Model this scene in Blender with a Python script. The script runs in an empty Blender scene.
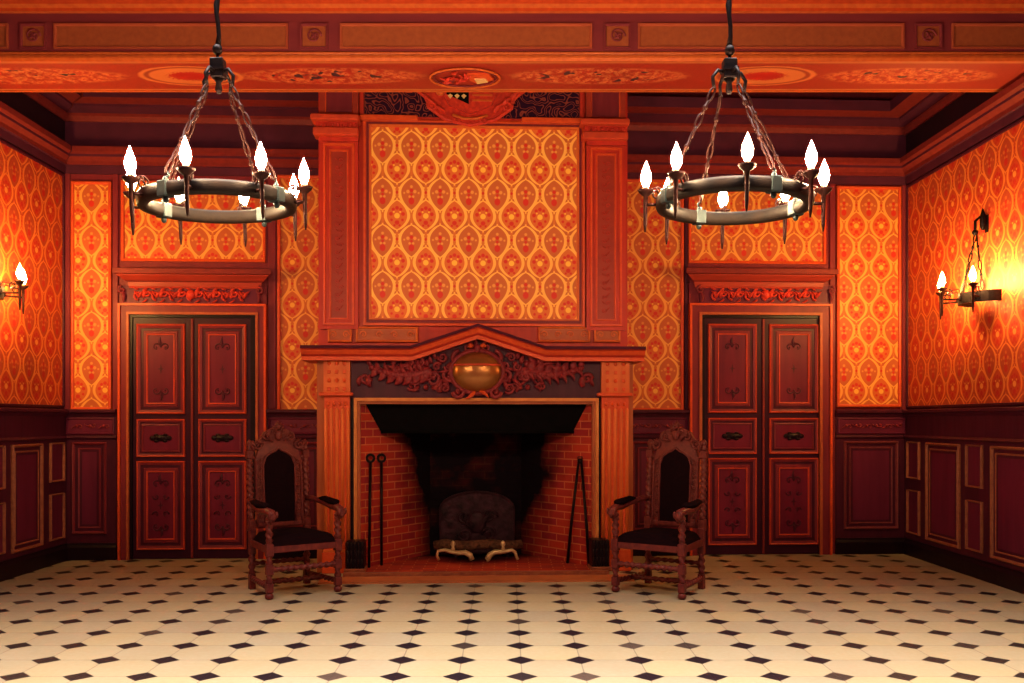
import bpy, bmesh, math, random
from mathutils import Matrix, Vector
random.seed(7)
PI = math.pi
C = bpy.context.scene
COL = C.collection

# ------------------------------------------------------------------ camera
F = 926.0; PX = 506.0; PY = 420.5; H = 1.45
cam_d = bpy.data.cameras.new('camera'); cam = bpy.data.objects.new('camera', cam_d); COL.objects.link(cam)
cam.location = (0, 0, H); cam.rotation_euler = (PI/2, 0, 0)
cam_d.sensor_width = 36; cam_d.lens = F/1024*36
cam_d.shift_x = (512-PX)/1024; cam_d.shift_y = (PY-341.5)/1024
C.camera = cam

# the far wall stands 3 degrees off square; its own frame: a = along, b = out into the room, c = up
D = 9.9; TILT = math.radians(3.0)
ca, sa = math.cos(TILT), math.sin(TILT)
BW = Matrix(((ca, sa, 0, 0), (sa, -ca, 0, D), (0, 0, 1, 0), (0, 0, 0, 1)))
def L(px, py, b=0.0):
    """a, c on the plane b of the far wall seen at a photo pixel"""
    rx, rz = (px-PX)/F, -(py-PY)/F
    # point = t*(rx,1,rz)+(0,0,H); b = x*sa -(y-D)*ca
    t = (b - D*ca)/(rx*sa - ca)
    x, y = t*rx, t
    return x*ca + (y-D)*sa, H + t*rz
def La(px, b=0.0): return L(px, PY, b)[0]
def Lc(py, b=0.0, px=480): return L(px, py, b)[1]
def gz(px, py, z):
    t = (z-H)/(-(py-PY)/F); return t*(px-PX)/F, t
XL, XR = -4.61, 4.386
LW = Matrix(((0, 1, 0, XL), (1, 0, 0, 0), (0, 0, 1, 0), (0, 0, 0, 1)))     # a -> +Y, b -> +X
RW = Matrix(((0, -1, 0, XR), (1, 0, 0, 0), (0, 0, 1, 0), (0, 0, 0, 1)))

# ------------------------------------------------------------------ materials
class V:
    nt = None
    def __init__(s, sock): s.s = sock
    @staticmethod
    def op(o, *a, clamp=False):
        n = V.nt.nodes.new('ShaderNodeMath'); n.operation = o; n.use_clamp = clamp
        for i, x in enumerate(a):
            if isinstance(x, V): V.nt.links.new(x.s, n.inputs[i])
            else: n.inputs[i].default_value = x
        return V(n.outputs[0])
    def __add__(s, o): return V.op('ADD', s, o)
    __radd__ = __add__
    def __sub__(s, o): return V.op('SUBTRACT', s, o)
    def __rsub__(s, o): return V.op('SUBTRACT', o, s)
    def __mul__(s, o): return V.op('MULTIPLY', s, o)
    __rmul__ = __mul__
    def __truediv__(s, o): return V.op('DIVIDE', s, o)
    def lt(s, o, soft=None):
        if soft: return V.op('MULTIPLY_ADD', (o-s), 1.0/soft, 0.5, clamp=True)
        return V.op('LESS_THAN', s, o)
    def abs(s): return V.op('ABSOLUTE', s)
    def fold(s): return (s - V.op('ROUND', s)).abs()
    def sfold(s): return s - V.op('ROUND', s)
def vmax(a, b): return V.op('MAXIMUM', a, b)
def vmin(a, b): return V.op('MINIMUM', a, b)
def vlen(a, b): return V.op('SQRT', a*a + b*b)
def mixc(nt, fac, a, b):
    n = nt.nodes.new('ShaderNodeMix'); n.data_type = 'RGBA'
    if isinstance(fac, V): nt.links.new(fac.s, n.inputs[0])
    else: n.inputs[0].default_value = fac
    for i, x in ((6, a), (7, b)):
        if isinstance(x, tuple): n.inputs[i].default_value = (*x[:3], 1)
        else: nt.links.new(x, n.inputs[i])
    return n.outputs[2]
def newmat(name, rough=.5, metal=0, spec=.5):
    m = bpy.data.materials.new(name); m.use_nodes = True
    nt = m.node_tree; p = nt.nodes['Principled BSDF']
    p.inputs['Roughness'].default_value = rough; p.inputs['Metallic'].default_value = metal
    p.inputs['Specular IOR Level'].default_value = spec
    V.nt = nt
    return m, nt, p
def coords(nt):
    n = nt.nodes.new('ShaderNodeNewGeometry')
    s = nt.nodes.new('ShaderNodeSeparateXYZ'); nt.links.new(n.outputs['Position'], s.inputs[0])
    return n.outputs['Position'], V(s.outputs[0]), V(s.outputs[1]), V(s.outputs[2])
def noise(nt, vec, scale, detail=3, stretch=None):
    if stretch:
        mp = nt.nodes.new('ShaderNodeMapping'); mp.inputs['Scale'].default_value = stretch
        nt.links.new(vec, mp.inputs[0]); vec = mp.outputs[0]
    n = nt.nodes.new('ShaderNodeTexNoise'); n.inputs['Scale'].default_value = scale; n.inputs['Detail'].default_value = detail
    nt.links.new(vec, n.inputs['Vector']); return n.outputs['Fac']
def bump(nt, p, h, dist=.01, strength=.5):
    b = nt.nodes.new('ShaderNodeBump'); b.inputs['Distance'].default_value = dist; b.inputs['Strength'].default_value = strength
    nt.links.new(h if not isinstance(h, V) else h.s, b.inputs['Height']); nt.links.new(b.outputs[0], p.inputs['Normal'])
def simple(name, c1, c2=None, rough=.5, metal=0, scale=8, stretch=None, bmp=.3, spec=.16, dist=.006):
    m, nt, p = newmat(name, rough, metal, spec)
    c2 = c2 or tuple(x*.7 for x in c1)
    pos = coords(nt)[0]
    f = noise(nt, pos, scale, 4, stretch)
    g = V.op('MULTIPLY_ADD', V(f), 2.2, -.6, clamp=True)
    nt.links.new(mixc(nt, g, c1, c2), p.inputs['Base Color'])
    if bmp: bump(nt, p, f, dist, bmp)
    return m

M = {}
GR = (1, 1, .15)
M['wood_red']   = simple('painted_red_wood', (.50, .034, .018), (.34, .022, .018), .42, 0, 14, GR)
M['wood_brown'] = simple('red_brown_wood', (.20, .022, .032), (.14, .014, .026), .45, 0, 14, GR)
M['wood_dark']  = simple('dark_plum_wood', (.070, .009, .024), (.045, .006, .018), .42, 0, 14, GR)
M['wood_plum']  = simple('plum_panel_wood', (.13, .013, .040), (.09, .009, .03), .45, 0, 10, GR)
M['wood_blk']   = simple('near_black_wood', (.012, .003, .007), (.008, .002, .005), .4, 0, 10, GR)
M['line_red']   = simple('bright_red_moulding', (.66, .085, .022), (.52, .055, .018), .38, 0, 20)
M['line_org']   = simple('gilt_orange_moulding', (.58, .12, .026), (.44, .075, .02), .35, 0, 20)
M['gilt_dim']   = simple('dull_gilt_moulding', (.30, .095, .045), (.20, .05, .03), .4, 0, 20)
M['wood_orange']= simple('orange_painted_wood', (.66, .15, .035), (.52, .09, .025), .42, 0, 16, GR)
M['beam_tan']   = simple('tan_beam_panel', (.36, .085, .030), (.28, .06, .026), .6, 0, 22, None)
M['beam_purple']= simple('mauve_beam_frame', (.22, .030, .036), (.17, .022, .032), .55, 0, 10, (.2, 1, 1))
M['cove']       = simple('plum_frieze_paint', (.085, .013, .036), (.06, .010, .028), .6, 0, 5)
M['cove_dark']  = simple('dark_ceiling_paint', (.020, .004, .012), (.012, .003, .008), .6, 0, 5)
M['carve_red']  = simple('red_carved_wood', (.62, .045, .022), (.36, .022, .02), .4, 0, 30)
M['carve_plum'] = simple('plum_carved_wood', (.26, .026, .028), (.12, .010, .02), .4, 0, 30)
M['chair_wood'] = simple('carved_chair_walnut', (.15, .025, .020), (.07, .010, .014), .38, 0, 25)
M['velvet']     = simple('black_chair_upholstery', (.009, .0025, .004), (.005, .0015, .003), .95, 0, 40, spec=.03)
M['iron']       = simple('black_wrought_iron', (.018, .010, .012), (.008, .005, .007), .45, .7, 30)
M['iron_red']   = simple('rust_wrought_iron', (.040, .010, .008), (.02, .006, .006), .45, .5, 30)
M['ring_wood']  = simple('weathered_ring_wood', (.024, .013, .009), (.010, .007, .007), .5, 0, 12, (1, 1, 1))
M['ring_metal'] = simple('pale_steel_clasp', (.05, .07, .075), (.03, .04, .045), .35, .6, 20)
M['candle']     = simple('cream_candle_tube', (.55, .38, .22), (.45, .3, .18), .5)
M['soot_iron']  = simple('sooty_cast_iron', (.055, .016, .026), (.012, .005, .008), .55, .3, 14, dist=.02, bmp=.8)
M['hood']       = simple('black_smoke_hood_metal', (.006, .004, .005), (.003, .003, .003), .8, 0, 14, spec=.03)
M['brass']      = simple('pale_polished_brass', (.75, .55, .28), (.5, .33, .16), .32, .35, 20)
M['gold_boss']  = simple('olive_gilt_boss', (.40, .17, .045), (.26, .08, .03), .28, .6, 5)
M['cream']      = simple('cream_heraldic_paint', (.75, .5, .22), (.6, .35, .15), .5)
M['log']        = simple('charred_log_bark', (.18, .07, .035), (.03, .015, .012), .9, 0, 30, bmp=.9, dist=.02)

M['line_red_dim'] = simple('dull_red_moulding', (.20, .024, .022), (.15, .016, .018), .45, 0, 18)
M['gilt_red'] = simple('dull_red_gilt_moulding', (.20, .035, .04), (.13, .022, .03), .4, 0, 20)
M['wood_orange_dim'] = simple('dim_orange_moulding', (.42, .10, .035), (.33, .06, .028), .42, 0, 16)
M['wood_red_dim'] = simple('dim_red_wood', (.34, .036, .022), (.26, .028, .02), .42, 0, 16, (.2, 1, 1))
M['wood_blk2'] = simple('blackish_plum_door_wood', (.040, .005, .020), (.028, .004, .014), .42, 0, 10, GR)
M['wood_plum2'] = simple('plum_door_panel', (.15, .010, .032), (.10, .007, .026), .45, 0, 10, GR)
M['line_org2'] = simple('orange_red_door_beading', (.54, .060, .024), (.40, .040, .022), .4, 0, 16)
M['beam_frame'] = simple('beam_panel_edge', (.40, .08, .035), (.34, .06, .03), .5)
M['wood_brown_or'] = simple('orange_brown_wood', (.40, .10, .035), (.30, .07, .03), .45, 0, 14, GR)
M['gilt_frame'] = simple('gilt_opening_frame', (.62, .22, .06), (.5, .14, .04), .35, .2, 14)
M['apron'] = simple('orange_hearth_strip', (.50, .16, .06), (.38, .10, .04), .4, 0, 6)

def em(name, col, st):
    m, nt, p = newmat(name)
    p.inputs['Base Color'].default_value = (1, .8, .5, 1)
    p.inputs['Emission Color'].default_value = (*col, 1); p.inputs['Emission Strength'].default_value = st
    return m
M['flame'] = em('glowing_flame_bulb', (1, .67, .35), 500)
M['flame_s'] = em('glowing_sconce_bulb', (1, .58, .16), 1000)
M['flame_dim'] = em('dim_flame_bulb', (1, .45, .15), 4)

def wallpaper(name, along, px, pz, u0, z0, ground, band, darkc, redc, yel):
    m, nt, p = newmat(name, .55, 0, .3)
    pos, X, Y, Z = coords(nt)
    A = {'x': X, 'y': Y}[along]
    u = (A - u0) * (1/px); v = (Z - z0) * (1/pz)
    fac_n = V(noise(nt, pos, 90, 2))
    c = mixc(nt, V.op('MULTIPLY_ADD', fac_n, .8, -.1, clamp=True), ground, tuple(x*.78 for x in ground))
    asp = pz/px
    ax, tA = u.sfold(), v.sfold(); bx, tB = (u-.5).sfold(), (v-.5).sfold()
    ay, by = tA*asp, tB*asp
    def cell(x, t, up, dn):
        # half width of an onion outline: round belly, pointed tip above and below
        tt = t*(1/up) if isinstance(up, float) and up == dn else V.op('MAXIMUM', t*(1/up), t*(-1/dn))
        tt = V.op('ABSOLUTE', tt)
        hc = V.op('POWER', vmax(V.op('COSINE', vmin(tt, 1.0)*(PI/2)), 0.0), .66)
        return x.abs()*(1/.43) - hc, tt
    gA, ttA = cell(ax, tA, .31, .39); gB, ttB = cell(bx, tB, .34, .31)
    gm = vmin(gA, gB)
    # dark thread outside the bands
    c = mixc(nt, gm.lt(.22, .05)*(1-gm.lt(.10, .05))*.8, c, darkc)
    inA = gA.lt(-.16, .05)*ttA.lt(.98, .03); inB = gB.lt(-.16, .05)*ttB.lt(.98, .03)
    c = mixc(nt, inA*.7, c, darkc)
    c = mixc(nt, inB*.12, c, redc)
    # medallion A
    pet = vmin(vlen(ax.abs()-.12, ay-.03).lt(.060, .03)+vlen(ax, ay-.20).lt(.05, .03)+vlen(ax.abs()-.06, ay+.15).lt(.045, .03)+vlen(ax.abs()-.25, ay+.02).lt(.035, .03), 1.0)
    c = mixc(nt, pet*.55, c, band)
    c = mixc(nt, vmin(vlen(ax, ay-.07).lt(.065, .03)+vlen(ax, (ay+.30)*.8).lt(.10, .03)+vlen(ax, (ay+.07)).lt(.05, .03), 1.0), c, redc)
    # flower B
    for dx, dy, r in ((0, .27, .065), (0, -.24, .08), (.21, .06, .065), (.19, -.15, .045), (.13, .22, .055), (.09, -.34, .04)):
        c = mixc(nt, vlen(bx.abs()-dx, by-dy).lt(r, .03), c, redc)
    c = mixc(nt, vlen(bx, by).lt(.095, .03), c, yel)
    c = mixc(nt, vlen(bx.abs()-.11, by-.13).lt(.03, .03), c, yel)
    # bands
    ba = V.op('ABSOLUTE', gA+.06).lt(.12, .05)*ttA.lt(1.10, .05); bb = V.op('ABSOLUTE', gB+.06).lt(.12, .05)*ttB.lt(1.10, .05)
    c = mixc(nt, vmax(ba, bb), c, band)
    # small leaves between the cells
    c = mixc(nt, vlen((u-.5).sfold(), v.sfold()*asp).lt(.05, .03), c, redc)
    c = mixc(nt, vmin(vlen((u-.5).sfold().abs()-.07, (v.sfold()*asp).abs()-.16).lt(.03, .03), 1.0), c, band)
    nt.links.new(c, p.inputs['Base Color'])
    bump(nt, p, noise(nt, pos, 260, 2), .002, .3)
    return m
WG, WB, WD, WR, WY = (.72, .165, .028), (.93, .47, .090), (.50, .105, .030), (.62, .022, .014), (.92, .5, .06)
PXW, PZW = .276, .451
M['paper_ch'] = wallpaper('damask_wallpaper_over_fireplace', 'x', PXW, PZW, L(387, 100, 1.0)[0]*ca, 1.45+(420.5-144)/104.3, WG, WB, WD, WR, WY)
M['paper_x'] = wallpaper('damask_wallpaper_shaded', 'x', PXW, PZW, L(92, 100, 0)[0]*ca, 1.45+(420.5-200)/94, (.58, .12, .022), (.74, .31, .06), (.40, .078, .025), (.52, .018, .013), (.76, .36, .05))  # same paper as over the fireplace, weaker light put into its colours
M['paper_y'] = wallpaper('damask_wallpaper_side_shaded', 'y', PXW, PZW, .1, 1.45+(420.5-200)/94, (.50, .052, .016), (.66, .15, .030), (.34, .045, .020), (.44, .014, .012), (.66, .2, .04))  # same paper again, the side walls' dimmer, redder light mixed into the colours

def brick_mat(name, along):
    m, nt, p = newmat(name, .85, 0, .04)
    pos, X, Y, Z = coords(nt)
    u = X if along == 'x' else Y*1.22
    cb = nt.nodes.new('ShaderNodeCombineXYZ'); nt.links.new(u.s, cb.inputs[0]); nt.links.new((Z).s if along != 'xy' else Y.s, cb.inputs[1])
    if along == 'flat':
        nt.links.new(X.s, cb.inputs[0]); nt.links.new(Y.s, cb.inputs[1])
    b = nt.nodes.new('ShaderNodeTexBrick'); nt.links.new(cb.outputs[0], b.inputs[0])
    b.inputs['Scale'].default_value = 1; b.inputs['Brick Width'].default_value = .225; b.inputs['Row Height'].default_value = .076
    b.inputs['Mortar Size'].default_value = .007; b.inputs['Mortar Smooth'].default_value = .3; b.inputs['Bias'].default_value = 0
    b.inputs['Color1'].default_value = (.42, .038, .020, 1); b.inputs['Color2'].default_value = (.26, .020, .028, 1)
    b.inputs['Mortar'].default_value = (.50, .12, .05, 1)
    n = V(noise(nt, pos, 3.5, 4))
    cx = La(476, .5)
    # soot stain: grows toward the flue and up
    soot = V.op('MULTIPLY_ADD', Y, 3.0, -3.0*9.30) + V.op('MULTIPLY_ADD', Z, 1.0, -1.0*.9) + (n-.5)*1.5
    if along == 'x': soot = V.op('MULTIPLY_ADD', n, .5, .75)
    if along == 'flat': soot = V.op('MULTIPLY_ADD', Y, 2.0, -2.0*9.3) + (n-.5)*1.0 - ((X-cx).abs()-.5)*1.5
    soot = V.op('MULTIPLY', soot, 1.0, clamp=True)
    nt.links.new(mixc(nt, soot, b.outputs[0], (.006, .003, .005)), p.inputs['Base Color'])
    bump(nt, p, V.op('MULTIPLY_ADD', V(b.outputs['Fac']), -1, 1), .008, .7)
    return m
M['brick_side'] = brick_mat('red_brick_sooted_side', 'y')
M['brick_back'] = brick_mat('red_brick_sooted_back', 'x')
M['brick_hearth'] = brick_mat('red_brick_hearth', 'flat')

def floor_mat():
    m, nt, p = newmat('cream_and_black_cabochon_tiles', .32, 0, .22)
    pos, X, Y, Z = coords(nt)
    S = .359
    u = (X - .090)*(1/S); v = (Y - 5.245)*(1/S)
    fu, fv = u.fold(), v.fold()
    dia = (fu+fv).lt(.25, .012)
    # octagon joints run between the corners of the black squares
    grout = vmin(vmin(fu, fv).lt(.010, .006) + ((fu+fv).lt(.262, .008) - dia), 1.0)
    cell = nt.nodes.new('ShaderNodeTexWhiteNoise'); cell.noise_dimensions = '2D'
    cb = nt.nodes.new('ShaderNodeCombineXYZ'); nt.links.new(V.op('FLOOR', u).s, cb.inputs[0]); nt.links.new(V.op('FLOOR', v).s, cb.inputs[1]); nt.links.new(cb.outputs[0], cell.inputs[0])
    cell2 = nt.nodes.new('ShaderNodeTexWhiteNoise'); cell2.noise_dimensions = '2D'
    cb2 = nt.nodes.new('ShaderNodeCombineXYZ'); nt.links.new(V.op('ROUND', u).s, cb2.inputs[0]); nt.links.new(V.op('ROUND', v).s, cb2.inputs[1]); nt.links.new(cb2.outputs[0], cell2.inputs[0])
    n = V(noise(nt, pos, 2.2, 5)); n2 = V(noise(nt, pos, 30, 3))
    c = mixc(nt, V(cell.outputs['Value']), (.40, .31, .175), (.33, .262, .175))
    c = mixc(nt, V.op('MULTIPLY_ADD', n, 1.6, -.5, clamp=True)*.6, c, (.38, .335, .25))
    c = mixc(nt, V.op('MULTIPLY_ADD', n2, 2.0, -1.0, clamp=True)*.25, c, (.5, .33, .2))
    c = mixc(nt, grout*.75, c, (.20, .15, .11))
    blk = mixc(nt, V.op('MULTIPLY_ADD', V(cell2.outputs['Value']), 6, -5, clamp=True), (.010, .006, .010), (.075, .05, .04))
    c = mixc(nt, dia, c, blk)
    nt.links.new(c, p.inputs['Base Color'])
    nt.links.new((V.op('MULTIPLY_ADD', n2, .25, .30)).s, p.inputs['Roughness'])
    bump(nt, p, (1-grout)+n2*.1, .002, .5)
    return m
M['floor'] = floor_mat()

def painted_strip():
    m, nt, p = newmat('painted_garland_beam_underside', .5, 0, .3)
    pos, X, Y, Z = coords(nt)
    n = V(noise(nt, pos, 16, 4)); n2 = V(noise(nt, pos, 45, 3))
    c = mixc(nt, V.op('MULTIPLY_ADD', n2, 2, -.6, clamp=True), (.34, .028, .016), (.28, .020, .014))
    yc = (Y - 7.71).abs()
    for x0, x1 in ((-5.0, -3.1), (-2.25, -.65), (0.0, 1.55), (2.6, 4.1)):
        xm, hw = (x0+x1)/2, (x1-x0)/2
        r = vlen((X-xm)*(1/hw), (Y-7.70)*(1/.19))
        body = (r + (n-.5)*.5).lt(.95, .15)
        c = mixc(nt, body*V.op('MULTIPLY_ADD', n, 5, -2.0, clamp=True), c, (.62, .17, .06))
        c = mixc(nt, r.lt(.85, .1)*V.op('MULTIPLY_ADD', n2, 12, -6.2, clamp=True), c, (.42, .012, .012))
        dots = V(noise(nt, pos, 11, 1))
        c = mixc(nt, r.lt(.7, .1)*V.op('MULTIPLY_ADD', dots, 20, -12.4, clamp=True), c, (.05, .02, .035))
    for xm in (-2.62, 2.14):
        r = vlen((X-xm)*(1/.43), (Y-7.70)*(1/.22))
        c = mixc(nt, (r+(n-.5)*.1).lt(1, .06), c, (.60, .16, .05))
        c = mixc(nt, ((r-.85).abs()).lt(.05, .05), c, (.3, .04, .02))
        c = mixc(nt, (r+(n2-.5)*.5).lt(.42, .1), c, (.42, .012, .012))
    c = mixc(nt, (yc-.30).abs().lt(.012, .01), c, (.5, .15, .05))
    nt.links.new(c, p.inputs['Base Color'])
    return m
M['garland'] = painted_strip()

def scrollwork():
    m, nt, p = newmat('dark_frieze_with_scrollwork', .6, 0, .05)
    pos, X, Y, Z = coords(nt)
    n = V(noise(nt, pos, 11, .5)); n2 = V(noise(nt, pos, 31, 2))
    ln = vmin((n-.5).abs()*2.2, vmin((n-.38).abs()*2.2, (n-.62).abs()*2.2))
    nt.links.new(mixc(nt, ln.lt(.040, .04), (.022, .005, .020), (.22, .040, .030)), p.inputs['Base Color'])
    return m
M['scroll'] = scrollwork()

# ------------------------------------------------------------------ mesh builder
class MB:
    G = Matrix()
    def __init__(s, mtx=None): s.v = []; s.f = []; s.m = []; s.mi = 0; s.M = MB.G @ (mtx or Matrix()); s.sm = []; s.smooth = False
    def P(s, x, y, z):
        s.v.append(s.M @ Vector((x, y, z))); return len(s.v)-1
    def Fc(s, ids): s.f.append(tuple(ids)); s.m.append(s.mi); s.sm.append(s.smooth)
    def box(s, x0, x1, y0, y1, z0, z1, bev=0):
        if bev:
            p = [(x0+bev, y0), (x1-bev, y0), (x1, y0+bev), (x1, y1-bev), (x1-bev, y1), (x0+bev, y1), (x0, y1-bev), (x0, y0+bev)]
            q = [(min(max(x, x0+bev), x1-bev), min(max(y, y0+bev), y1-bev)) for x, y in p]
            rings = [(q, z0), (p, z0+bev), (p, z1-bev), (q, z1)]
            ids = [[s.P(x, y, z) for x, y in r] for r, z in rings]
            n = 8
            for A, B in zip(ids, ids[1:]):
                for i in range(n): s.Fc((A[i], A[(i+1) % n], B[(i+1) % n], B[i]))
            s.Fc(ids[0][::-1]); s.Fc(ids[-1]); return s
        i = [s.P(x, y, z) for z in (z0, z1) for x, y in ((x0, y0), (x1, y0), (x1, y1), (x0, y1))]
        for f in ((3, 2, 1, 0), (4, 5, 6, 7), (0, 1, 5, 4), (1, 2, 6, 5), (2, 3, 7, 6), (3, 0, 4, 7)): s.Fc([i[k] for k in f])
        return s
    def prism(s, poly, b0, b1):           # poly of (a,c), depth b
        A = [s.P(a, b0, c) for a, c in poly]; B = [s.P(a, b1, c) for a, c in poly]; n = len(poly)
        s.Fc(A[::-1]); s.Fc(B)
        for i in range(n): s.Fc((A[i], A[(i+1) % n], B[(i+1) % n], B[i]))
        return s
    def slab(s, poly, z0, z1):
        A = [s.P(x, y, z0) for x, y in poly]; B = [s.P(x, y, z1) for x, y in poly]; n = len(poly)
        s.Fc(A[::-1]); s.Fc(B)
        for i in range(n): s.Fc((A[i], A[(i+1) % n], B[(i+1) % n], B[i]))
        return s
    def rings(s, a0, a1, c0, c1, prof, fill=True, mats=None):   # nested rectangles (inset, b)
        R = []
        for ins, b in prof:
            R.append([s.P(a0+ins, b, c0+ins), s.P(a1-ins, b, c0+ins), s.P(a1-ins, b, c1-ins), s.P(a0+ins, b, c1-ins)])
        for k, (A, B) in enumerate(zip(R, R[1:])):
            if mats: s.mi = mats[k]
            for i in range(4): s.Fc((A[i], A[(i+1) % 4], B[(i+1) % 4], B[i]))
        if fill:
            if mats: s.mi = mats[-1]
            s.Fc(R[-1])
        return s
    def extr(s, prof, a0, a1, m0=0, m1=0, cap=True, mats=None):            # profile (b,c) extruded along a, ends mitred outward
        A = [s.P(a0 - m0*b, b, c) for b, c in prof]; B = [s.P(a1 + m1*b, b, c) for b, c in prof]; n = len(prof)
        for i in range(n):
            if mats and i < len(mats): s.mi = mats[i]
            s.Fc((A[i], A[(i+1) % n], B[(i+1) % n], B[i]))
        if cap: s.Fc(A[::-1]); s.Fc(B)
        return s
    def ell(s, c, r, seg=10, rg=6):
        s.smooth = True
        top = s.P(c[0], c[1], c[2]+r[2]); bot = s.P(c[0], c[1], c[2]-r[2]); R = []
        for j in range(1, rg):
            t = PI*j/rg
            R.append([s.P(c[0]+r[0]*math.sin(t)*math.cos(2*PI*i/seg), c[1]+r[1]*math.sin(t)*math.sin(2*PI*i/seg), c[2]+r[2]*math.cos(t)) for i in range(seg)])
        for i in range(seg):
            k = (i+1) % seg
            s.Fc((top, R[0][i], R[0][k])); s.Fc((bot, R[-1][k], R[-1][i]))
            for A, B in zip(R, R[1:]): s.Fc((A[i], B[i], B[k], A[k]))
        s.smooth = False; return s
    def lathe(s, cx, cy, prof, seg=14, cap=True, rx=1, ry=1):
        s.smooth = True
        R = [[s.P(cx+rx*r*math.cos(2*PI*i/seg), cy+ry*r*math.sin(2*PI*i/seg), z) for i in range(seg)] for r, z in prof]
        for A, B in zip(R, R[1:]):
            for i in range(seg): s.Fc((A[i], A[(i+1) % seg], B[(i+1) % seg], B[i]))
        s.smooth = False
        if cap: s.Fc(R[0][::-1]); s.Fc(R[-1])
        return s
    def tube(s, pts, r, seg=8, closed=False, flat=1.0):
        pts = [Vector(p) for p in pts]; n = len(pts); s.smooth = True
        rr = r if isinstance(r, (list, tuple)) else [r]*n
        R = []; up = None
        for i, p in enumerate(pts):
            if closed: t = (pts[(i+1) % n]-pts[i-1])
            else: t = pts[min(i+1, n-1)]-pts[max(i-1, 0)]
            t.normalize()
            if up is None: up = Vector((0, 0, 1)) if abs(t.z) < .9 else Vector((0, 1, 0))
            x = t.cross(up);
            if x.length < 1e-4: x = t.cross(Vector((1, 0, 0)))
            x.normalize(); y = x.cross(t).normalized(); up = y
            R.append([s.P(*(p + x*rr[i]*math.cos(2*PI*k/seg) + y*rr[i]*flat*math.sin(2*PI*k/seg))) for k in range(seg)])
        prs = list(zip(R, R[1:])) + ([(R[-1], R[0])] if closed else [])
        for A, B in prs:
            for i in range(seg): s.Fc((A[i], A[(i+1) % seg], B[(i+1) % seg], B[i]))
        s.smooth = False
        if not closed: s.Fc(R[0][::-1]); s.Fc(R[-1])
        return s
    def twist(s, p0, p1, r, turns, seg=12, amp=.28, step=.012):
        p0, p1 = Vector(p0), Vector(p1); d = p1-p0; ln = d.length; t = d.normalized()
        up = Vector((0, 0, 1)) if abs(t.z) < .9 else Vector((0, 1, 0))
        x = t.cross(up).normalized(); y = x.cross(t)
        n = max(6, int(ln/step)); R = []; s.smooth = True
        for j in range(n+1):
            q = j/n; e = min(1, min(q, 1-q)*12)
            ring = []
            for k in range(seg):
                th = 2*PI*k/seg
                rr = r*(1+amp*e*math.cos(2*th-2*PI*turns*q*2))
                ring.append(s.P(*(p0+d*q + x*rr*math.cos(th) + y*rr*math.sin(th))))
            R.append(ring)
        for A, B in zip(R, R[1:]):
            for i in range(seg): s.Fc((A[i], A[(i+1) % seg], B[(i+1) % seg], B[i]))
        s.smooth = False; s.Fc(R[0][::-1]); s.Fc(R[-1]); return s
    def spiral(s, a, c, b, r, th0=0, turns=1.5, sgn=1, thick=.012, n=18, r1=.15):
        pts, rr = [], []
        for i in range(n+1):
            q = i/n; R_ = r*(1-q*(1-r1)); th = th0 + sgn*2*PI*turns*q
            pts.append((a+R_*math.cos(th), b, c+R_*math.sin(th))); rr.append(thick*(1-.45*q))
        s.tube(pts, rr, 6); s.ell((a, b+.2*thick, c), (r*.2, thick, r*.2), 8, 4); return s
    def leaf(s, a, c, b, ln, ang, wd=.3, th=.02):
        n = 5; dx, dz = math.cos(ang), math.sin(ang)
        pts = [(a+dx*ln*i/n + -dz*ln*.12*math.sin(PI*i/n), b+th*.6*math.sin(PI*i/n), c+dz*ln*i/n+dx*ln*.12*math.sin(PI*i/n)) for i in range(n+1)]
        s.tube(pts, [ln*wd*.5*x for x in (.5, .9, 1, .8, .5, .12)], 7, flat=.55); return s
    def build(s, name, mats, parent=None):
        me = bpy.data.meshes.new(name)
        if parent is not None:
            inv = wm(parent).inverted(); vs = [inv @ v for v in s.v]
        else: vs = s.v
        me.from_pydata([tuple(v) for v in vs], [], s.f)
        if not isinstance(mats, (list, tuple)): mats = [mats]
        for m in mats: me.materials.append(M[m])
        me.polygons.foreach_set('material_index', s.m); me.polygons.foreach_set('use_smooth', s.sm)
        bm = bmesh.new(); bm.from_mesh(me); bmesh.ops.recalc_face_normals(bm, faces=bm.faces); bm.to_mesh(me); bm.free()
        o = bpy.data.objects.new(name, me); COL.objects.link(o)
        if parent is not None: o.parent = parent
        return o
def wm(o):
    m = o.matrix_basis.copy()
    while o.parent: o = o.parent; m = o.matrix_basis @ m
    return m
def empty(name, mtx=None, kind=None, label=None, cat=None, group=None):
    o = bpy.data.objects.new(name, None); o.empty_display_size = .2; COL.objects.link(o)
    if mtx: o.matrix_basis = mtx
    return tag(o, label, cat, group, kind)
def tag(o, label=None, cat=None, group=None, kind=None):
    if label: o['label'] = label
    if cat: o['category'] = cat
    if group: o['group'] = group
    if kind: o['kind'] = kind
    return o
def T(x, y, z, rz=0): return Matrix.Translation((x, y, z)) @ Matrix.Rotation(rz, 4, 'Z')

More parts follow.
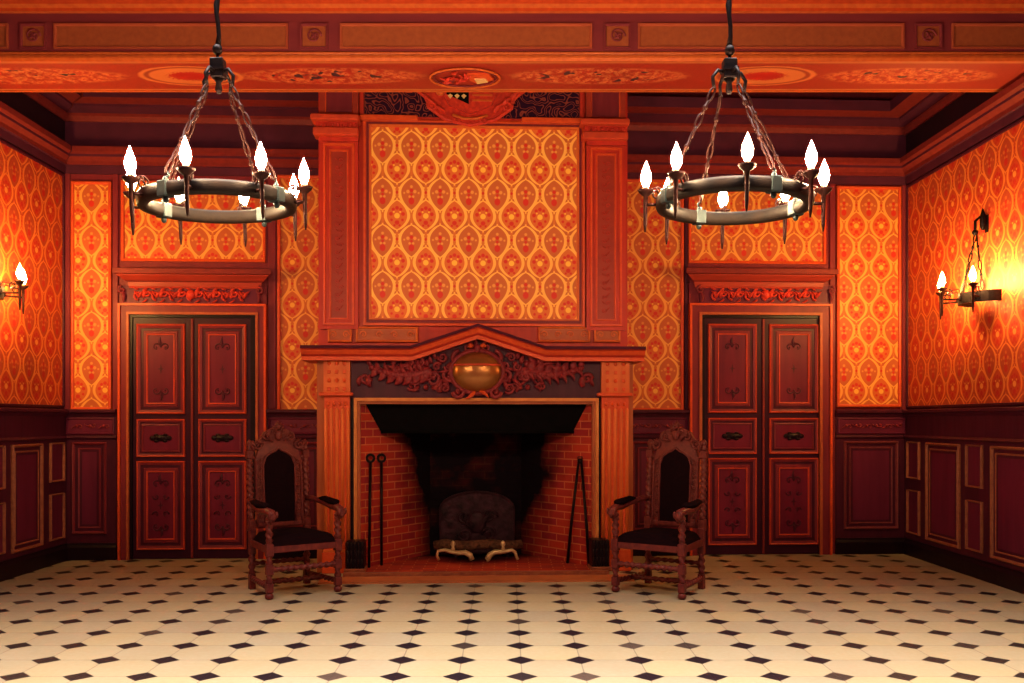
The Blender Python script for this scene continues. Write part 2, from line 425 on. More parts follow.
# ------------------------------------------------------------------ room shell
CEIL = 4.82
CRN = Lc(157, 0)            # wall cornice centre
fl = MB().box(-6, 6, -2, 11.5, -.1, 0).build('floor', 'floor'); tag(fl, kind='structure')
aL, aR = La(64), La(907)
wb = MB(BW).box(aL-.4, aR+.4, -.25, 0, 0, CEIL+.3).build('wall_back', 'wood_brown'); tag(wb, kind='structure')
YL, YR = (BW @ Vector((aL, 0, 0))).y, (BW @ Vector((aR, 0, 0))).y
wl = MB(LW).box(-2, YL+.05, -.2, 0, 0, CEIL+.3).build('wall_left', 'wood_dark'); tag(wl, kind='structure')
wr = MB(RW).box(-2, YR+.05, -.2, 0, 0, CEIL+.3).build('wall_right', 'wood_dark'); tag(wr, kind='structure')
ce = MB().box(-6, 6, -2, 11.5, CEIL+.28, CEIL+.4)
ce = ce.build('ceiling', 'cove_dark'); tag(ce, kind='structure')

# crown moulding round the room; lines in red over a plum body
def cornice(mb, a0, a1, z, sc=1.0, m0=0, m1=0):
    pr = [(-.01, z-.17), (.03, z-.17), (.03, z-.09), (.055, z-.085), (.055, z-.045), (.10, z-.01), (.10, z+.015), (.14, z+.03), (.14, z+.085), (.10, z+.09), (-.01, z+.10)]
    pr = [(b*sc if b > 0 else b, c) for b, c in pr]
    mt = [1, 1, 1, 0, 0, 1, 0, 0, 0, 1]
    mb.extr(pr, a0, a1, m0, m1, True, mt); mb.mi = 0
cz = Lc(157, .1, 200)
CM = ['line_red_dim', 'cove']
m = MB(BW); cornice(m, aL, aR, cz, 1, -1, -1); cb_ = m.build('trim_1', CM); tag(cb_, kind='structure')
m = MB(LW); cornice(m, -2, YL, cz, 1, 0, -1); tag(m.build('trim_2', CM), kind='structure')
m = MB(RW); cornice(m, -2, YR, cz, 1, 0, -1); tag(m.build('trim_3', CM), kind='structure')
# frieze strips above it
FZ = Lc(120, .05, 200)
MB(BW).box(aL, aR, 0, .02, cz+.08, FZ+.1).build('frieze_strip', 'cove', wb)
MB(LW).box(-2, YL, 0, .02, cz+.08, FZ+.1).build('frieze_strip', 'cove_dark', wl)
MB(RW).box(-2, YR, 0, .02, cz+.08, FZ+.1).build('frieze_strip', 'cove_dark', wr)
# ceiling border: stepped crown just under the ceiling, behind the beam
def crown(mtx, a0, a1, m0, m1, par):
    mb = MB(mtx)
    pr = [(-.01, FZ-.03), (.04, FZ-.03), (.06, FZ+.02), (.06, FZ+.05), (.16, FZ+.09), (.16, FZ+.115), (.32, FZ+.13), (.32, FZ+.24), (-.01, FZ+.24)]
    mb.extr(pr, a0, a1, m0, m1, True, [0, 0, 0, 1, 1, 0, 1, 0, 0]); o = mb.build(par, ['line_red_dim', 'cove']); tag(o, kind='structure')
crown(BW, aL, aR, -1, -1, 'trim_4'); crown(LW, 8.1, YL, 0, -1, 'trim_5'); crown(RW, 8.1, YR, 0, -1, 'trim_6')

# wallpaper field with a thin gilt frame
def paper(mtx, a0, a1, c0, c1, mat, wall, b=.012, edge='line_red'):
    mb = MB(mtx)
    mb.rings(a0, a1, c0, c1, [(0, 0), (0, b+.022), (.012, b+.028), (.028, b+.022), (.03, b), ], True, [1, 1, 1, 1, 0])
    return mb.build('wallpaper_panel', [mat, edge], wall)
def stile(mtx, a0, a1, c0, c1, wall, mat='wood_brown', b=.05, name='stile'):
    mb = MB(mtx).box(a0, a1, 0, b, c0, c1, .006); return mb.build(name, mat, wall)

def span(px0, px1, py0, py1, b=.0):
    pm = (px0+px1)/2
    return La(px0, b), La(px1, b), L(pm, py1, b)[1], L(pm, py0, b)[1]
# far wall papers
for r in ((72, 112, 182, 410), (122, 266, 182, 262), (278, 335, 176, 413), (622, 683, 180, 411), (688, 825, 187, 264), (836, 900, 187, 407)):
    a0, a1, c0, c1 = span(*r); paper(BW, a0, a1, c0, c1, 'paper_x', wb)
# stiles between the papers
for x0, x1 in ((64.5, 71), (113.5, 119), (268.5, 276.5), (829, 834.5), (901, 906)):
    a0, a1 = La(x0), La(x1); stile(BW, a0, a1, .0, cz-.17, wb, 'wood_brown', .03)
for x0, x1 in ((684, 687.5),):
    a0, a1 = La(x0), La(x1); stile(BW, a0, a1, .0, cz-.17, wb, 'wood_dark', .03)
# side wall papers
WC = 1.585
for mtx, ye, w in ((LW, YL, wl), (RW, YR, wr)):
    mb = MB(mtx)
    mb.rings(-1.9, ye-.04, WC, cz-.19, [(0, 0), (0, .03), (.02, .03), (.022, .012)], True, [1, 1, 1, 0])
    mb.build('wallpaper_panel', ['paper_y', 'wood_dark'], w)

# wainscot --------------------------------------------------------------
def carved_band(mb, a0, a1, c, h, b):
    n = max(2, int((a1-a0)/.11))
    for i in range(n):
        a = a0+(i+.5)*(a1-a0)/n
        mb.ell((a, b, c), (.018, .016, .018), 7, 4)
        mb.spiral(a+.035, c+.012*(1 if i % 2 else -1), b, h*.26, PI, .9, 1 if i % 2 else -1, .007, 8)
        mb.leaf(a-.02, c, b, .045, PI*.8 if i % 2 else -PI*.8, .5, .01)
def wains(mtx, a0, a1, wall, panels, matf='wood_dark', band=True, gilt='gilt_dim', pm='wood_plum'):
    top = WC-.03
    body = MB(mtx).box(a0, a1, 0, .04, .16, top); body.build('wainscot_board', matf, wall)
    rail = MB(mtx)
    rail.extr([(0, top-.06), (.05, top-.06), (.065, top-.035), (.09, top-.02), (.09, top+.005), (.07, top+.012), (0, top+.012)], a0, a1)
    rail.extr([(0, top-.30), (.05, top-.30), (.065, top-.285), (.05, top-.262), (0, top-.262)], a0, a1)
    rail.build('dado_rail', matf, wall)
    bs = MB(mtx).extr([(0, 0), (.07, 0), (.07, .13), (.055, .155), (.05, .175), (0, .175)], a0, a1)
    if band:
        mb = MB(mtx); mb.rings(a0+.02, a1-.02, top-.25, top-.075, [(0, .04), (0, .055), (.01, .06), (.02, .046)], True)
        mb.build('carved_band', 'wood_plum', wall)
        mb = MB(mtx); carved_band(mb, a0+.06, a1-.06, top-.163, .13, .052); mb.build('carved_band', 'carve_plum', wall)
    bs.build('skirting', 'wood_blk', wall)
    for (p0, p1, z0, z1) in panels:
        w = min(p1-p0, z1-z0)
        mb = MB(mtx)
        s = .03 if w > .3 else .018
        pr = [(0, .035), (0, .055), (s*.35, .068), (s*.7, .062), (s, .045), (s*2, .042), (s*2.2, .052), (s*2.6, .046), (s*3.4, .044)]
        mt = [1, 1, 1, 1, 2, 1, 1, 2, 0]
        if w < .3: pr = pr[:5]; mt = [1, 1, 1, 1, 0]
        mb.rings(p0, p1, z0, z1, pr, True, mt)
        mb.build('wainscot_panel', [pm, gilt, 'wood_dark'], wall)
zt, zb = WC-.36, .27
a0, a1 = La(66), La(118); wains(BW, a0, a1, wb, [(a0+.08, a1-.10, zb, zt)], 'wood_dark', True, 'wood_brown')
a0, a1 = La(267.5), La(330); wains(BW, a0, a1, wb, [(a0+.08, a1-.06, zb, zt)], 'wood_dark', True, 'wood_brown')
a0, a1 = La(622), La(688); wains(BW, a0, a1, wb, [(a0+.10, a1-.08, zb, zt)], 'wood_dark', True, 'wood_brown')
a0, a1 = La(834), La(905)
wains(BW, a0, a1, wb, [(a0+.09, a1-.10, zb, zt)], 'wood_dark', True, 'gilt_red')
def sidepan(y, big):
    out = []
    mid = (zb+zt)/2+.02
    while y > 4:
        out.append((y-.29, y, zb-.03, mid-.06)); out.append((y-.29, y, mid+.06, zt))
        out.append((y-.445-big, y-.445, zb-.05, zt))
        y -= .445+big+.13
    return out
wains(RW, -2, YR-.04, wr, sidepan(10.0, .705), 'wood_dark', False, 'gilt_dim')
wains(LW, -2, YL-.04, wl, sidepan(9.55, .56), 'wood_dark', False, 'gilt_dim')

# ------------------------------------------------------------------ doors
def make_door(name, x0, x1, xm, fx0, fx1, ytop, cor0, cor1, pyc):
    """leaf span x0..x1 split at xm; frame span fx0..fx1"""
    pc = (x0+x1)/2
    root = empty(name, BW @ Matrix.Translation(((La(x0)+La(x1))/2, .0, 0)), 'structure')
    zc = lambda py, b=.05: L(pc, py, b)[1]
    zt = zc(ytop)
    A0, A1, F0, F1 = La(x0, .03), La(x1, .03), La(fx0, .08), La(fx1, .08)
    zf = zc(304)
    # architrave
    mb = MB(BW)
    def arch(o0, o1, zo, i0, i1, zi, b, mi):
        mb.mi = mi
        mb.box(o0, i0, 0, b, 0, zo); mb.box(i1, o1, 0, b, 0, zo); mb.box(i0, i1, 0, b, zi, zo)
    W = (A0-F0)
    arch(F0, F1, zf, F0+.022, F1-.022, zf-.022, .095, 1)
    arch(F0+.022, F1-.022, zf-.022, F0+W*.62, F1-W*.62, zf-(zf-zt)*.62, .07, 0)
    arch(F0+W*.62, F1-W*.62, zf-(zf-zt)*.62, F0+W*.8, F1-W*.8, zf-(zf-zt)*.8, .085, 2)
    arch(F0+W*.8, F1-W*.8, zf-(zf-zt)*.8, A0, A1, zt, .055, 3)
    mb.build('door_frame', ['wood_brown', 'line_red', 'wood_orange_dim', 'wood_blk'], root)
    # lintel with carving
    zl1, zl0 = zc(286), zc(303)
    B0, B1 = La(cor0+14), La(cor1-12)
    mb = MB(BW); mb.box(B0-.02, B1+.02, 0, .07, zf, zl1)
    mb.mi = 1; mb.box(F0, F1, 0, .04, zf, zl1+.02)
    lt = mb.build('lintel', ['wood_plum', 'wood_brown'], root)
    mb = MB(BW); zm = (zf+zl1)/2; n = 13; q0, q1 = B0+.10, B1-.10
    for i in range(n):
        a = q0+(q1-q0)*(i+.5)/n; s = 1 if i % 2 else -1
        mb.spiral(a, zm+.012*s, .085, .05, s*PI/2, 1.2, s, .012, 12)
        mb.leaf(a-.04, zm-.035*s, .08, .09, s*1.1, .45, .02); mb.leaf(a+.01, zm+.035*s, .08, .09, -s*.9, .45, .02); mb.leaf(a, zm-.05*s, .08, .07, PI+s*.5, .45, .02)
    mb.ell(((q0+q1)/2, .09, zm), (.05, .03, .05))
    mb.build('carving', 'carve_red', lt)
    # side brackets
    for s, a in ((1, B1), (-1, B0)):
        mb = MB(BW); mb.spiral(a+s*.02, zl1-.05, .1, .045, PI/2, 1.2, -s, .014, 12); mb.leaf(a+s*.01, zf+.12, .09, .12, -PI/2, .35, .03); mb.build('bracket', 'wood_brown', root)
    # cornice
    z0, z1 = zc(287, .2), zc(268, .2)
    h = z1-z0
    C0, C1 = La(cor0, .2), La(cor1, .2)
    mb = MB(BW)
    mb.extr([(0, z0), (.09, z0), (.10, z0+.1*h), (.105, z0+.32*h), (.13, z0+.38*h), (.19, z0+.62*h), (.19, z0+.66*h), (.22, z0+.7*h), (.22, z0+.95*h), (.19, z1), (0, z1)], C0+.22, C1-.22, 1, 1, True, [1, 0, 0, 1, 0, 0, 1, 1, 1, 0])
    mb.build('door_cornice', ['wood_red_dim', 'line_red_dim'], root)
    # leaves
    mid = La(xm, .03)
    c_pan = [(lambda: None)]
    for k, (l0, l1) in enumerate(((A0, mid-.004), (mid+.004, A1))):
        lf = MB(BW).box(l0+.004, l1-.002, .0, .035, .01, zt-.004).build('door_leaf', 'wood_blk2', root)
        ins0, ins1 = (.04, .07) if k == 0 else (.06, .045)
        for j, (yt, yb) in enumerate(pyc):
            z1_, z0_ = zc(yt), zc(yb)
            if z0_ < .1: z0_ = .1
            p0, p1 = l0+ins0, l1-ins1
            mb = MB(BW)
            if j == 1:
                pr = [(0, .03), (0, .048), (.007, .056), (.016, .050), (.034, .044), (.036, .036), (.052, .036), (.054, .046), (.066, .050), (.07, .040)]
            else:
                pr = [(0, .03), (0, .050), (.008, .060), (.018, .052), (.042, .044), (.046, .036), (.072, .036), (.080, .046), (.098, .046), (.104, .054), (.116, .052), (.118, .040)]
            mt = [1, 1, 1, 2, 3, 3, 2, 2, 2, 1, 1, 0] if j != 1 else [1, 1, 1, 2, 3, 3, 2, 2, 2, 0]
            mb.rings(p0, p1, z0_, z1_, pr, True, mt)
            # painted / inlaid ornament in low relief
            mb.mi = 3; am = (p0+p1)/2; zm = (z0_+z1_)/2; hh = (z1_-z0_)/2
            if j == 1:
                mb.mi = 4; mb.ell((am, .045, zm), (.085, .016, .034), 14, 6); mb.ell((am-.085, .045, zm), (.030, .014, .026)); mb.ell((am+.085, .045, zm), (.030, .014, .026)); [mb.ell((am+q*.045, .045, zm+r_*.03), (.028, .013, .016)) for q in (-1, 1) for r_ in (-1, 1)]
                mb.ell((am, .055, zm), (.04, .014, .016), 12, 6)
                mb.mi = 3
            else:
                for s in (1, -1):
                    zz = zm+s*hh*.48
                    mb.spiral(am-.045, zz, .043, .045, 0, .8, s, .009, 12, .4); mb.spiral(am+.045, zz, .043, .045, PI, .8, -s, .009, 12, .4)
                    mb.leaf(am, zz+s*.02, .042, .09, s*PI/2, .35, .006)
                    mb.spiral(am-.05, zm+s*hh*.2, .043, .035, PI, .7, s, .008, 8, .4) if j == 2 else None
                    mb.spiral(am+.05, zm+s*hh*.2, .043, .035, 0, .7, -s, .008, 8, .4) if j == 2 else None
                mb.prism([(am-.035, zm), (am, zm-.01), (am+.035, zm), (am, zm+.01)], .04, .044)
                mb.prism([(am-.01, zm), (am, zm-.05), (am+.01, zm), (am, zm+.05)], .04, .045)
            mb.build('door_panel', ['wood_plum2', 'line_org2', 'wood_brown', 'wood_dark', 'wood_blk'], lf)
    # meeting bead
    mb = MB(BW).box(mid-.012, mid+.012, .03, .055, .01, zt-.01, .004); mb.build('astragal', 'line_red_dim', root)
    return root
make_door('door_1', 133, 251, 192.5, 118, 266, 317.5, 113, 271, [(324, 414), (419, 457), (461, 551)])
make_door('door_2', 704, 822, 763, 690, 832, 318, 686, 838, [(324, 413), (418, 454), (458, 545)])

# ------------------------------------------------------------------ ceiling beam
BY0, BY1, BZ = 7.37, 8.05, 4.325
bx0, bx1 = XL-.05, XR+.05
beam = empty('ceiling_beam', T(0, 7.7, BZ), None, 'huge painted beam across the room with tan panels and garlands, above both chandeliers', 'ceiling beam')
MB().box(bx0, bx1, BY0, BY1, BZ, CEIL+.29).build('beam_body', 'beam_purple', beam)
g = MB().box(bx0, bx1, BY0+.01, BY1-.01, BZ-.012, BZ+.002).build('painted_underside', 'garland', beam)
m = MB(Matrix(((1, 0, 0, 0), (0, -1, 0, BY0), (0, 0, 1, 0), (0, 0, 0, 1))))
m.extr([(0, BZ-.02), (.015, BZ-.02), (.03, BZ), (.03, BZ+.02), (.012, BZ+.028), (.02, BZ+.04), (.02, BZ+.05), (0, BZ+.06)], bx0, bx1, mats=[0, 0, 0, 1, 0, 0, 0])
m.build('edge_moulding', ['line_org', 'beam_purple'], beam)
m = MB(Matrix(((1, 0, 0, 0), (0, 1, 0, BY1), (0, 0, 1, 0), (0, 0, 0, 1))))
m.extr([(-.02, BZ-.014), (.02, BZ-.014), (.02, BZ+.02), (-.02, BZ+.02)], bx0, bx1).build('edge_moulding', 'line_org', beam)
zz = lambda py: H+(PY-py)/F*(BY0-.02)
m = MB(Matrix(((1, 0, 0, 0), (0, -1, 0, BY0), (0, 0, 1, 0), (0, 0, 0, 1))))
z1 = zz(6)
m.extr([(0, z1-.05), (.03, z1-.045), (.03, z1-.02), (.06, z1), (.06, z1+.03), (.10, z1+.05), (.10, z1+.13), (0, z1+.16)], bx0, bx1, mats=[0, 1, 0, 1, 0, 1, 0, 0])
m.build('crown_moulding', ['line_org', 'line_red'], beam)
FRT = Matrix(((1, 0, 0, 0), (0, -1, 0, BY0), (0, 0, 1, 0), (0, 0, 0, 1)))
bX = lambda px: (px-PX)/F*(BY0-.01)
zp0, zp1 = zz(48), zz(23)
for p0, p1 in ((-30, 8), (54, 288), (340, 592), (638, 904), (952, 1060)):
    m = MB(FRT); m.rings(bX(p0), bX(p1), zp0, zp1, [(0, 0), (0, .02), (.012, .02), (.02, .006)], True, [1, 1, 1, 0]); m.build('beam_panel', ['beam_tan', 'beam_frame'], beam)
for p0, p1 in ((20, 46), (300, 328), (604, 631), (915, 942)):
    m = MB(FRT); m.rings(bX(p0), bX(p1), zp0, zp1, [(0, 0), (0, .02), (.012, .02), (.02, .006)], True, [1, 1, 1, 0])
    a, c = (bX(p0)+bX(p1))/2, (zp0+zp1)/2
    m.mi = 1; m.spiral(a, c, .012, .06, 0, 1.6, 1, .009, 22, .25); m.ell((a, .01, c), (.022, .012, .022))
    for k in range(4): m.leaf(a, c, .01, .045, k*PI/2+.4, .5, .008)
    m.build('rosette_panel', ['beam_tan', 'beam_purple'], beam)
# painted crest medallion on the underside
x_, y_ = gz(465, 75, BZ)
def flatM(x, y, z): return Matrix(((1, 0, 0, x), (0, 0, 1, y), (0, -1, 0, z), (0, 0, 0, 1)))
m = MB(flatM(x_, y_, BZ-.01))
def ring_pts(rx, rz, b, n=28): return [(rx*math.cos(2*PI*i/n), b, rz*math.sin(2*PI*i/n)) for i in range(n)]
m.mi = 1; m.tube(ring_pts(.29, .22, .02), .009, 6, True)
m.mi = 4; m.tube(ring_pts(.26, .19, .015), .008, 6, True)
m.mi = 2
random.seed(3)
for k in range(14): m.leaf(random.uniform(-.16, .02), random.uniform(-.12, .08), .015, .08, random.uniform(0, 6.3), .4, .02)
m.mi = 3; m.prism([(.02, -.08), (.2, -.08), (.24, .04), (.1, .12), (.04, .05)], .0, .02)
m.mi = 0; m.prism([(.08, .0), (.17, .0), (.19, .06), (.1, .1)], .0, .03)
m.mi = 4; m.prism([(-.17, .02), (-.08, .02), (-.1, .10), (-.2, .12)], 0, .02)
m.build('painted_crest', ['cream', 'line_org', 'carve_red', 'line_red', 'wood_brown'], beam)

# ------------------------------------------------------------------ fireplace
CB = 1.05                       # depth of the stone front
ch = empty('fireplace', BW @ Matrix.Translation((La(476, CB), CB/2, 0)), None,
           'tall red and orange carved fireplace with pointed pediment and patterned overmantel on the far wall', 'fireplace')
def cs(px0, px1, py0, py1, b): return span(px0, px1, py0, py1, b)
cl, cr = La(318, .93), La(628, .93)
ztop_ch = CEIL+.25
MS = Lc(344, CB)                # top of shelf
# overmantel mass (solid breast above the shelf level)
m = MB(BW); m.box(cl, cr, 0, .90, Lc(400, CB)+.02, ztop_ch); m.build('chimney_breast', 'wood_red', ch)
# jamb masses flanking the firebox
jl0, jl1 = La(317, .98), La(350, .98); jr0, jr1 = La(601, .98), La(633, .98)
zcap = Lc(394, CB); zshelf0 = Lc(360, CB)
m = MB(BW); m.box(jl0, jl1, 0, .98, 0, zshelf0)
m.build('jamb', 'wood_brown_or', ch)
m = MB(BW); m.box(jr0, jr1, 0, .98, 0, zshelf0); m.build('jamb', 'wood_brown_or', ch)
# fluted pilasters
for (p0, p1) in ((324, 349.5), (602, 629)):
    a0, a1 = La(p0, CB), La(p1, CB); w = a1-a0
    m = MB(BW); m.box(a0, a1, .97, 1.03, .22, zcap)
    nf = 4; m.mi = 1
    for i in range(nf+1):
        a = a0+w*(.06+.88*i/nf)
        m.tube([(a, 1.03, .3), (a, 1.035, Lc(408, CB)-.02), (a, 1.03, Lc(408, CB))], [.016, .016, .006], 8)
    for i in range(nf):
        a = a0+w*(.06+.88*(i+.5)/nf); m.mi = 0
        m.ell((a, 1.035, Lc(404, CB)), (.018, .02, .022), 8, 5)
    m.mi = 0; m.box(a0-.02, a1+.02, .97, 1.05, 0, .20, .006); m.mi = 1; m.box(a0-.01, a1+.01, .97, 1.045, .20, .225, .004)
    m.build('fluted_pilaster', ['line_red', 'wood_orange'], ch)
    m = MB(BW); m.box(a0-.005, a1+.005, .97, 1.05, zcap+.01, zshelf0)
    m.mi = 1; m.box(a0-.045, a1+.03, .96, 1.085, zcap-.02, zcap+.012, .006)
    m.mi = 1
    hh = zshelf0-zcap
    for i in range(3):
        for j in range(4):
            aa, cc = a0+w*(.2+.3*i), zcap+hh*(.14+.25*j)
            if j % 2: m.ell((aa, 1.05, cc), (.020, .014, .022), 8, 5)
            else: m.box(aa-.016, aa+.016, 1.05, 1.062, cc-.018, cc+.018, .004)
    m.build('pilaster_capital', ['wood_orange', 'line_red'], ch)
# shelf with pointed pediment: profile swept along a broken line
def sweep_ac(mb, path, prof, mats=None):
    """path of (a,c) with vertical offset; profile (b, dc)"""
    R = []
    for a, c in path:
        R.append([mb.P(a, b, c+dc) for b, dc in prof])
    n = len(prof)
    for A, B in zip(R, R[1:]):
        for i in range(n):
            if mats: mb.mi = mats[i % len(mats)]
            mb.Fc((A[i], A[(i+1) % n], B[(i+1) % n], B[i]))
    mb.Fc(R[0][::-1]); mb.Fc(R[-1])
SB = 1.20
sp = [(300, 345), (411, 345), (478, 323.5), (546, 348), (646, 350)]
path = []
zS = H+(PY-347)/F*(D-SB)
for px, py in sp:
    path.append((La(px, SB), L(px, py, SB)[1]))
zL = path[0][1]; path = [(a, zL if i in (0, 1, 3, 4) else c) for i, (a, c) in enumerate(path)]
prof = [(.6, 0), (SB, 0), (SB+.01, -.03), (SB-.02, -.04), (SB-.05, -.08), (SB-.08, -.10), (SB-.08, -.135), (.6, -.135)]
m = MB(BW); sweep_ac(m, path, prof, [0, 2, 0, 1, 0, 1, 0, 0]); m.build('mantel_shelf', ['wood_red', 'line_red', 'wood_dark'], ch)
# tympanum board and dark frieze behind the carving
za = zL-.13; zf0 = Lc(398, CB)
fa0, fa1 = La(351, CB-.05), La(601, CB-.05)
m = MB(BW); m.prism([(fa0, zf0), (fa1, zf0), (fa1, za), (path[3][0], za), (path[2][0], path[2][1]-.13), (path[1][0], za), (fa0, za)], .88, 1.0)
m.build('frieze_board', 'wood_dark', ch)
# gilded cartouche with boss, garlands
kx, kz = L(477, 372, 1.05)
m = MB(BW)
for s in (1, -1):
    m.spiral(kx+s*.17, kz+.13, 1.04, .075, PI/2, 1.4, -s, .022, 18)
    m.spiral(kx+s*.27, kz-.02, 1.04, .095, PI/2, 1.3, s, .026, 18)
    m.spiral(kx+s*.17, kz-.19, 1.06, .06, 0 if s > 0 else PI, 1.3, -s, .024, 14)
    m.spiral(kx+s*.42, kz-.07, 1.03, .07, PI/2, 1.3, s, .020, 14)
    m.spiral(kx+s*.09, kz+.24, 1.03, .05, PI/2, 1.2, s, .016, 12)
    rnd = random.Random(11)
    ztop = lambda d: kz + .36 - max(d-.05, 0)*.36 if d < .66 else kz+.13      # under side of the pediment
    for k in range(46):
        d = .27+.55*(k/45)**1.1 + rnd.uniform(-.02, .02)
        lo, hi = kz-.17+.10*max(0, d-.45), min(ztop(d)-.06, kz+.26)
        c_ = lo+(hi-lo)*rnd.random()
        if k % 3 == 0: m.spiral(kx+s*d, c_, 1.025+rnd.uniform(0, .02), rnd.uniform(.035, .055), rnd.uniform(0, 6), 1.3, s if k % 2 else -s, rnd.uniform(.013, .018), 12, .25)
        elif k % 3 == 1: m.leaf(kx+s*d, c_, 1.02, rnd.uniform(.08, .13), PI/2-s*rnd.uniform(-.4, 2.4), .6, .03)
        else: m.ell((kx+s*d, 1.02, c_), (rnd.uniform(.025, .04), .035, rnd.uniform(.02, .035)), 8, 5)
    for k in range(14):       # garland swag toward the corners
        q = k/13; a = kx+s*(.48+.52*q); c = kz+.0-.05*math.sin(PI*q)+.04*q
        rr = .060-.028*q
        m.ell((a, 1.03, c), (rr, .035, rr*.9), 8, 5)
        m.leaf(a, c+.01, 1.03, .14*(1-.3*q), s*(1.2 if k % 2 else -1.0)+(0 if s > 0 else PI), .7, .02)
    m.spiral(kx+s*1.06, kz-.06, 1.02, .055, 0, 1.3, s, .02, 12); m.leaf(kx+s*1.02, kz-.14, 1.02, .12, PI/2, .6, .03); m.leaf(kx+s*1.12, kz-.13, 1.02, .10, PI/2+.2*s, .5, .03)
m.tube([(kx+.25*math.cos(t*PI/14), 1.05, kz+.205*math.sin(t*PI/14)) for t in range(28)], .022, 8, True)
m.mi = 1
for s in (1, -1): m.ell((kx+s*.06, 1.06, kz+.25), (.03, .03, .022)); m.leaf(kx+s*.02, kz-.18, 1.06, .12, -PI/2+s*.9, .5, .03)
m.mi = 0; m.ell((kx, 1.05, kz+.22), (.04, .04, .05)); m.leaf(kx, kz+.22, 1.04, .1, PI/2, .5, .02)
ct = m.build('cartouche', ['carve_plum', 'line_red'], ch)
m = MB(BW); m.ell((kx, 1.05, kz), (.235, .11, .19), 24, 14); m.mi = 1
m.tube([(kx+.222*math.cos(t), 1.05+.104*math.sin(t), kz+.065) for t in [PI*i/16 for i in range(17)]], .012, 6)
m.build('boss', ['gold_boss', 'line_org2'], ct)
# inner gilt frame
g0, g1, gt = La(354, 1.0), La(598.5, 1.0), Lc(398, 1.0)
m = MB(BW)
for o, i, b, mi in ((0, .030, 1.02, 0), (.030, .058, .99, 1)):
    m.mi = mi
    m.box(g0+o, g0+i, .93, b, 0, gt-o); m.box(g1-i, g1-o, .93, b, 0, gt-o); m.box(g0+i, g1-i, .93, b, gt-i, gt-o)
m.mi = 2; m.box(La(350, .95), g0, .9, .96, 0, gt+.02); m.box(g1, La(601.5, .95), .9, .96, 0, gt+.02)
m.build('opening_frame', ['gilt_frame', 'wood_brown_or', 'wood_blk'], ch)
# firebox
o0, o1 = g0+.055, g1-.055
k0, k1 = La(430, .06), La(521, .06)
gt2 = gt-.03
m = MB(BW); m.slab([(o0-.06, .94), (o0, .94), (k0, .06), (k0-.06, .04)], .03, gt2+.05)
m.build('brick_cheek', 'brick_side', ch)
m = MB(BW); m.slab([(o1+.06, .94), (o1, .94), (k1, .06), (k1+.06, .04)], .03, gt2+.05)
m.build('brick_cheek', 'brick_side', ch)
m = MB(BW); m.box(k0-.05, k1+.05, .01, .06, .03, gt2+.05).build('brick_firebox_back', 'brick_back', ch)
m = MB(BW); m.box(o0-.05, o1+.05, .02, .93, gt2+.0, gt2+.06).build('flue_dark_lid', 'hood', ch)  # black lid added over the throat so the firebox top stays dark
# smoke hood
h0, h1, hb = La(365, .80), La(588, .80), Lc(432, .72)
q0, q1 = La(381, .72), La(574, .72)
m = MB(BW)
F_ = [m.P(h0, .90, gt2), m.P(h1, .90, gt2), m.P(q1, .72, hb), m.P(q0, .72, hb)]
B_ = [m.P(h0, .1, gt2), m.P(h1, .1, gt2), m.P(q1, .55, hb), m.P(q0, .55, hb)]
m.Fc(F_); m.Fc(B_[::-1])
for i in range(4): m.Fc((F_[i], F_[(i+1) % 4], B_[(i+1) % 4], B_[i]))
m.mi = 0; m.tube([(q0, .73, hb), (q1, .73, hb)], .014, 8)
m.build('smoke_hood', 'hood', ch)
# hearth
hp = BW
hz0 = La(345, 1.28); hz1 = La(607, 1.28)
m = MB(BW); m.box(hz0, hz1, .0, 1.26, 0, .035)
m.build('hearth', 'brick_hearth', ch)
m = MB(BW); m.box(hz0-.02, hz1+.02, 1.24, 1.30, 0, .045, .006); m.build('hearth_kerb', 'gilt_dim', ch)
m = MB(BW); m.box(La(318, 1.6), La(634, 1.6), 1.30, 1.62, 0, .012)
m.build('hearth_strip', 'apron', ch)  # flat orange strip on the floor before the kerb
# carved feet in front of the jambs
for p0, p1 in ((345, 364), (592, 610)):
    a0, a1 = La(p0, 1.22), La(p1, 1.22); zt_ = Lc(541, 1.2)
    m = MB(BW); m.box(a0, a1, 1.0, 1.20, .05, zt_, .01)
    for i in range(5):
        for j in range(3): m.ell((a0+(a1-a0)*(.12+.19*i), 1.20, .10+(zt_-.12)*(.1+.4*j)), (.013, .018, .05), 6, 4)
    m.mi = 1; m.box(a0-.01, a1+.01, 1.0, 1.235, .035, .07, .005)
    m.build('carved_foot', ['wood_blk', 'gilt_dim'], ch)
# cast fireback
m = MB(BW); f0, f1 = La(440, .13), La(514, .13); fz1 = Lc(492, .13); fz0 = .04; fm = (f0+f1)/2
arc = [(f0, fz0), (f1, fz0), (f1, fz1-.18)] + [(fm+(f1-fm)*math.cos(t), fz1-.18+.18*math.sin(t)) for t in [PI*i/12 for i in range(1, 12)]] + [(f0, fz1-.18)]
m.prism(arc, .07, .11)
m.tube([(a, .115, c) for a, c in arc], .014, 6, True)
for s in (1, -1):
    m.spiral(fm+s*.14, fz1-.26, .12, .08, 0, 1.4, s, .016, 16); m.spiral(fm+s*.13, .25, .12, .08, PI, 1.4, -s, .016, 16)
    m.leaf(fm+s*.05, .3, .12, .2, PI/2-s*.5, .3, .02)
m.ell((fm, .12, .38), (.10, .03, .12), 14, 8)
fb = m.build('fireback', 'soot_iron'); tag(fb, 'sooty arched cast iron plate standing against the firebox back behind the andirons', 'fireback')
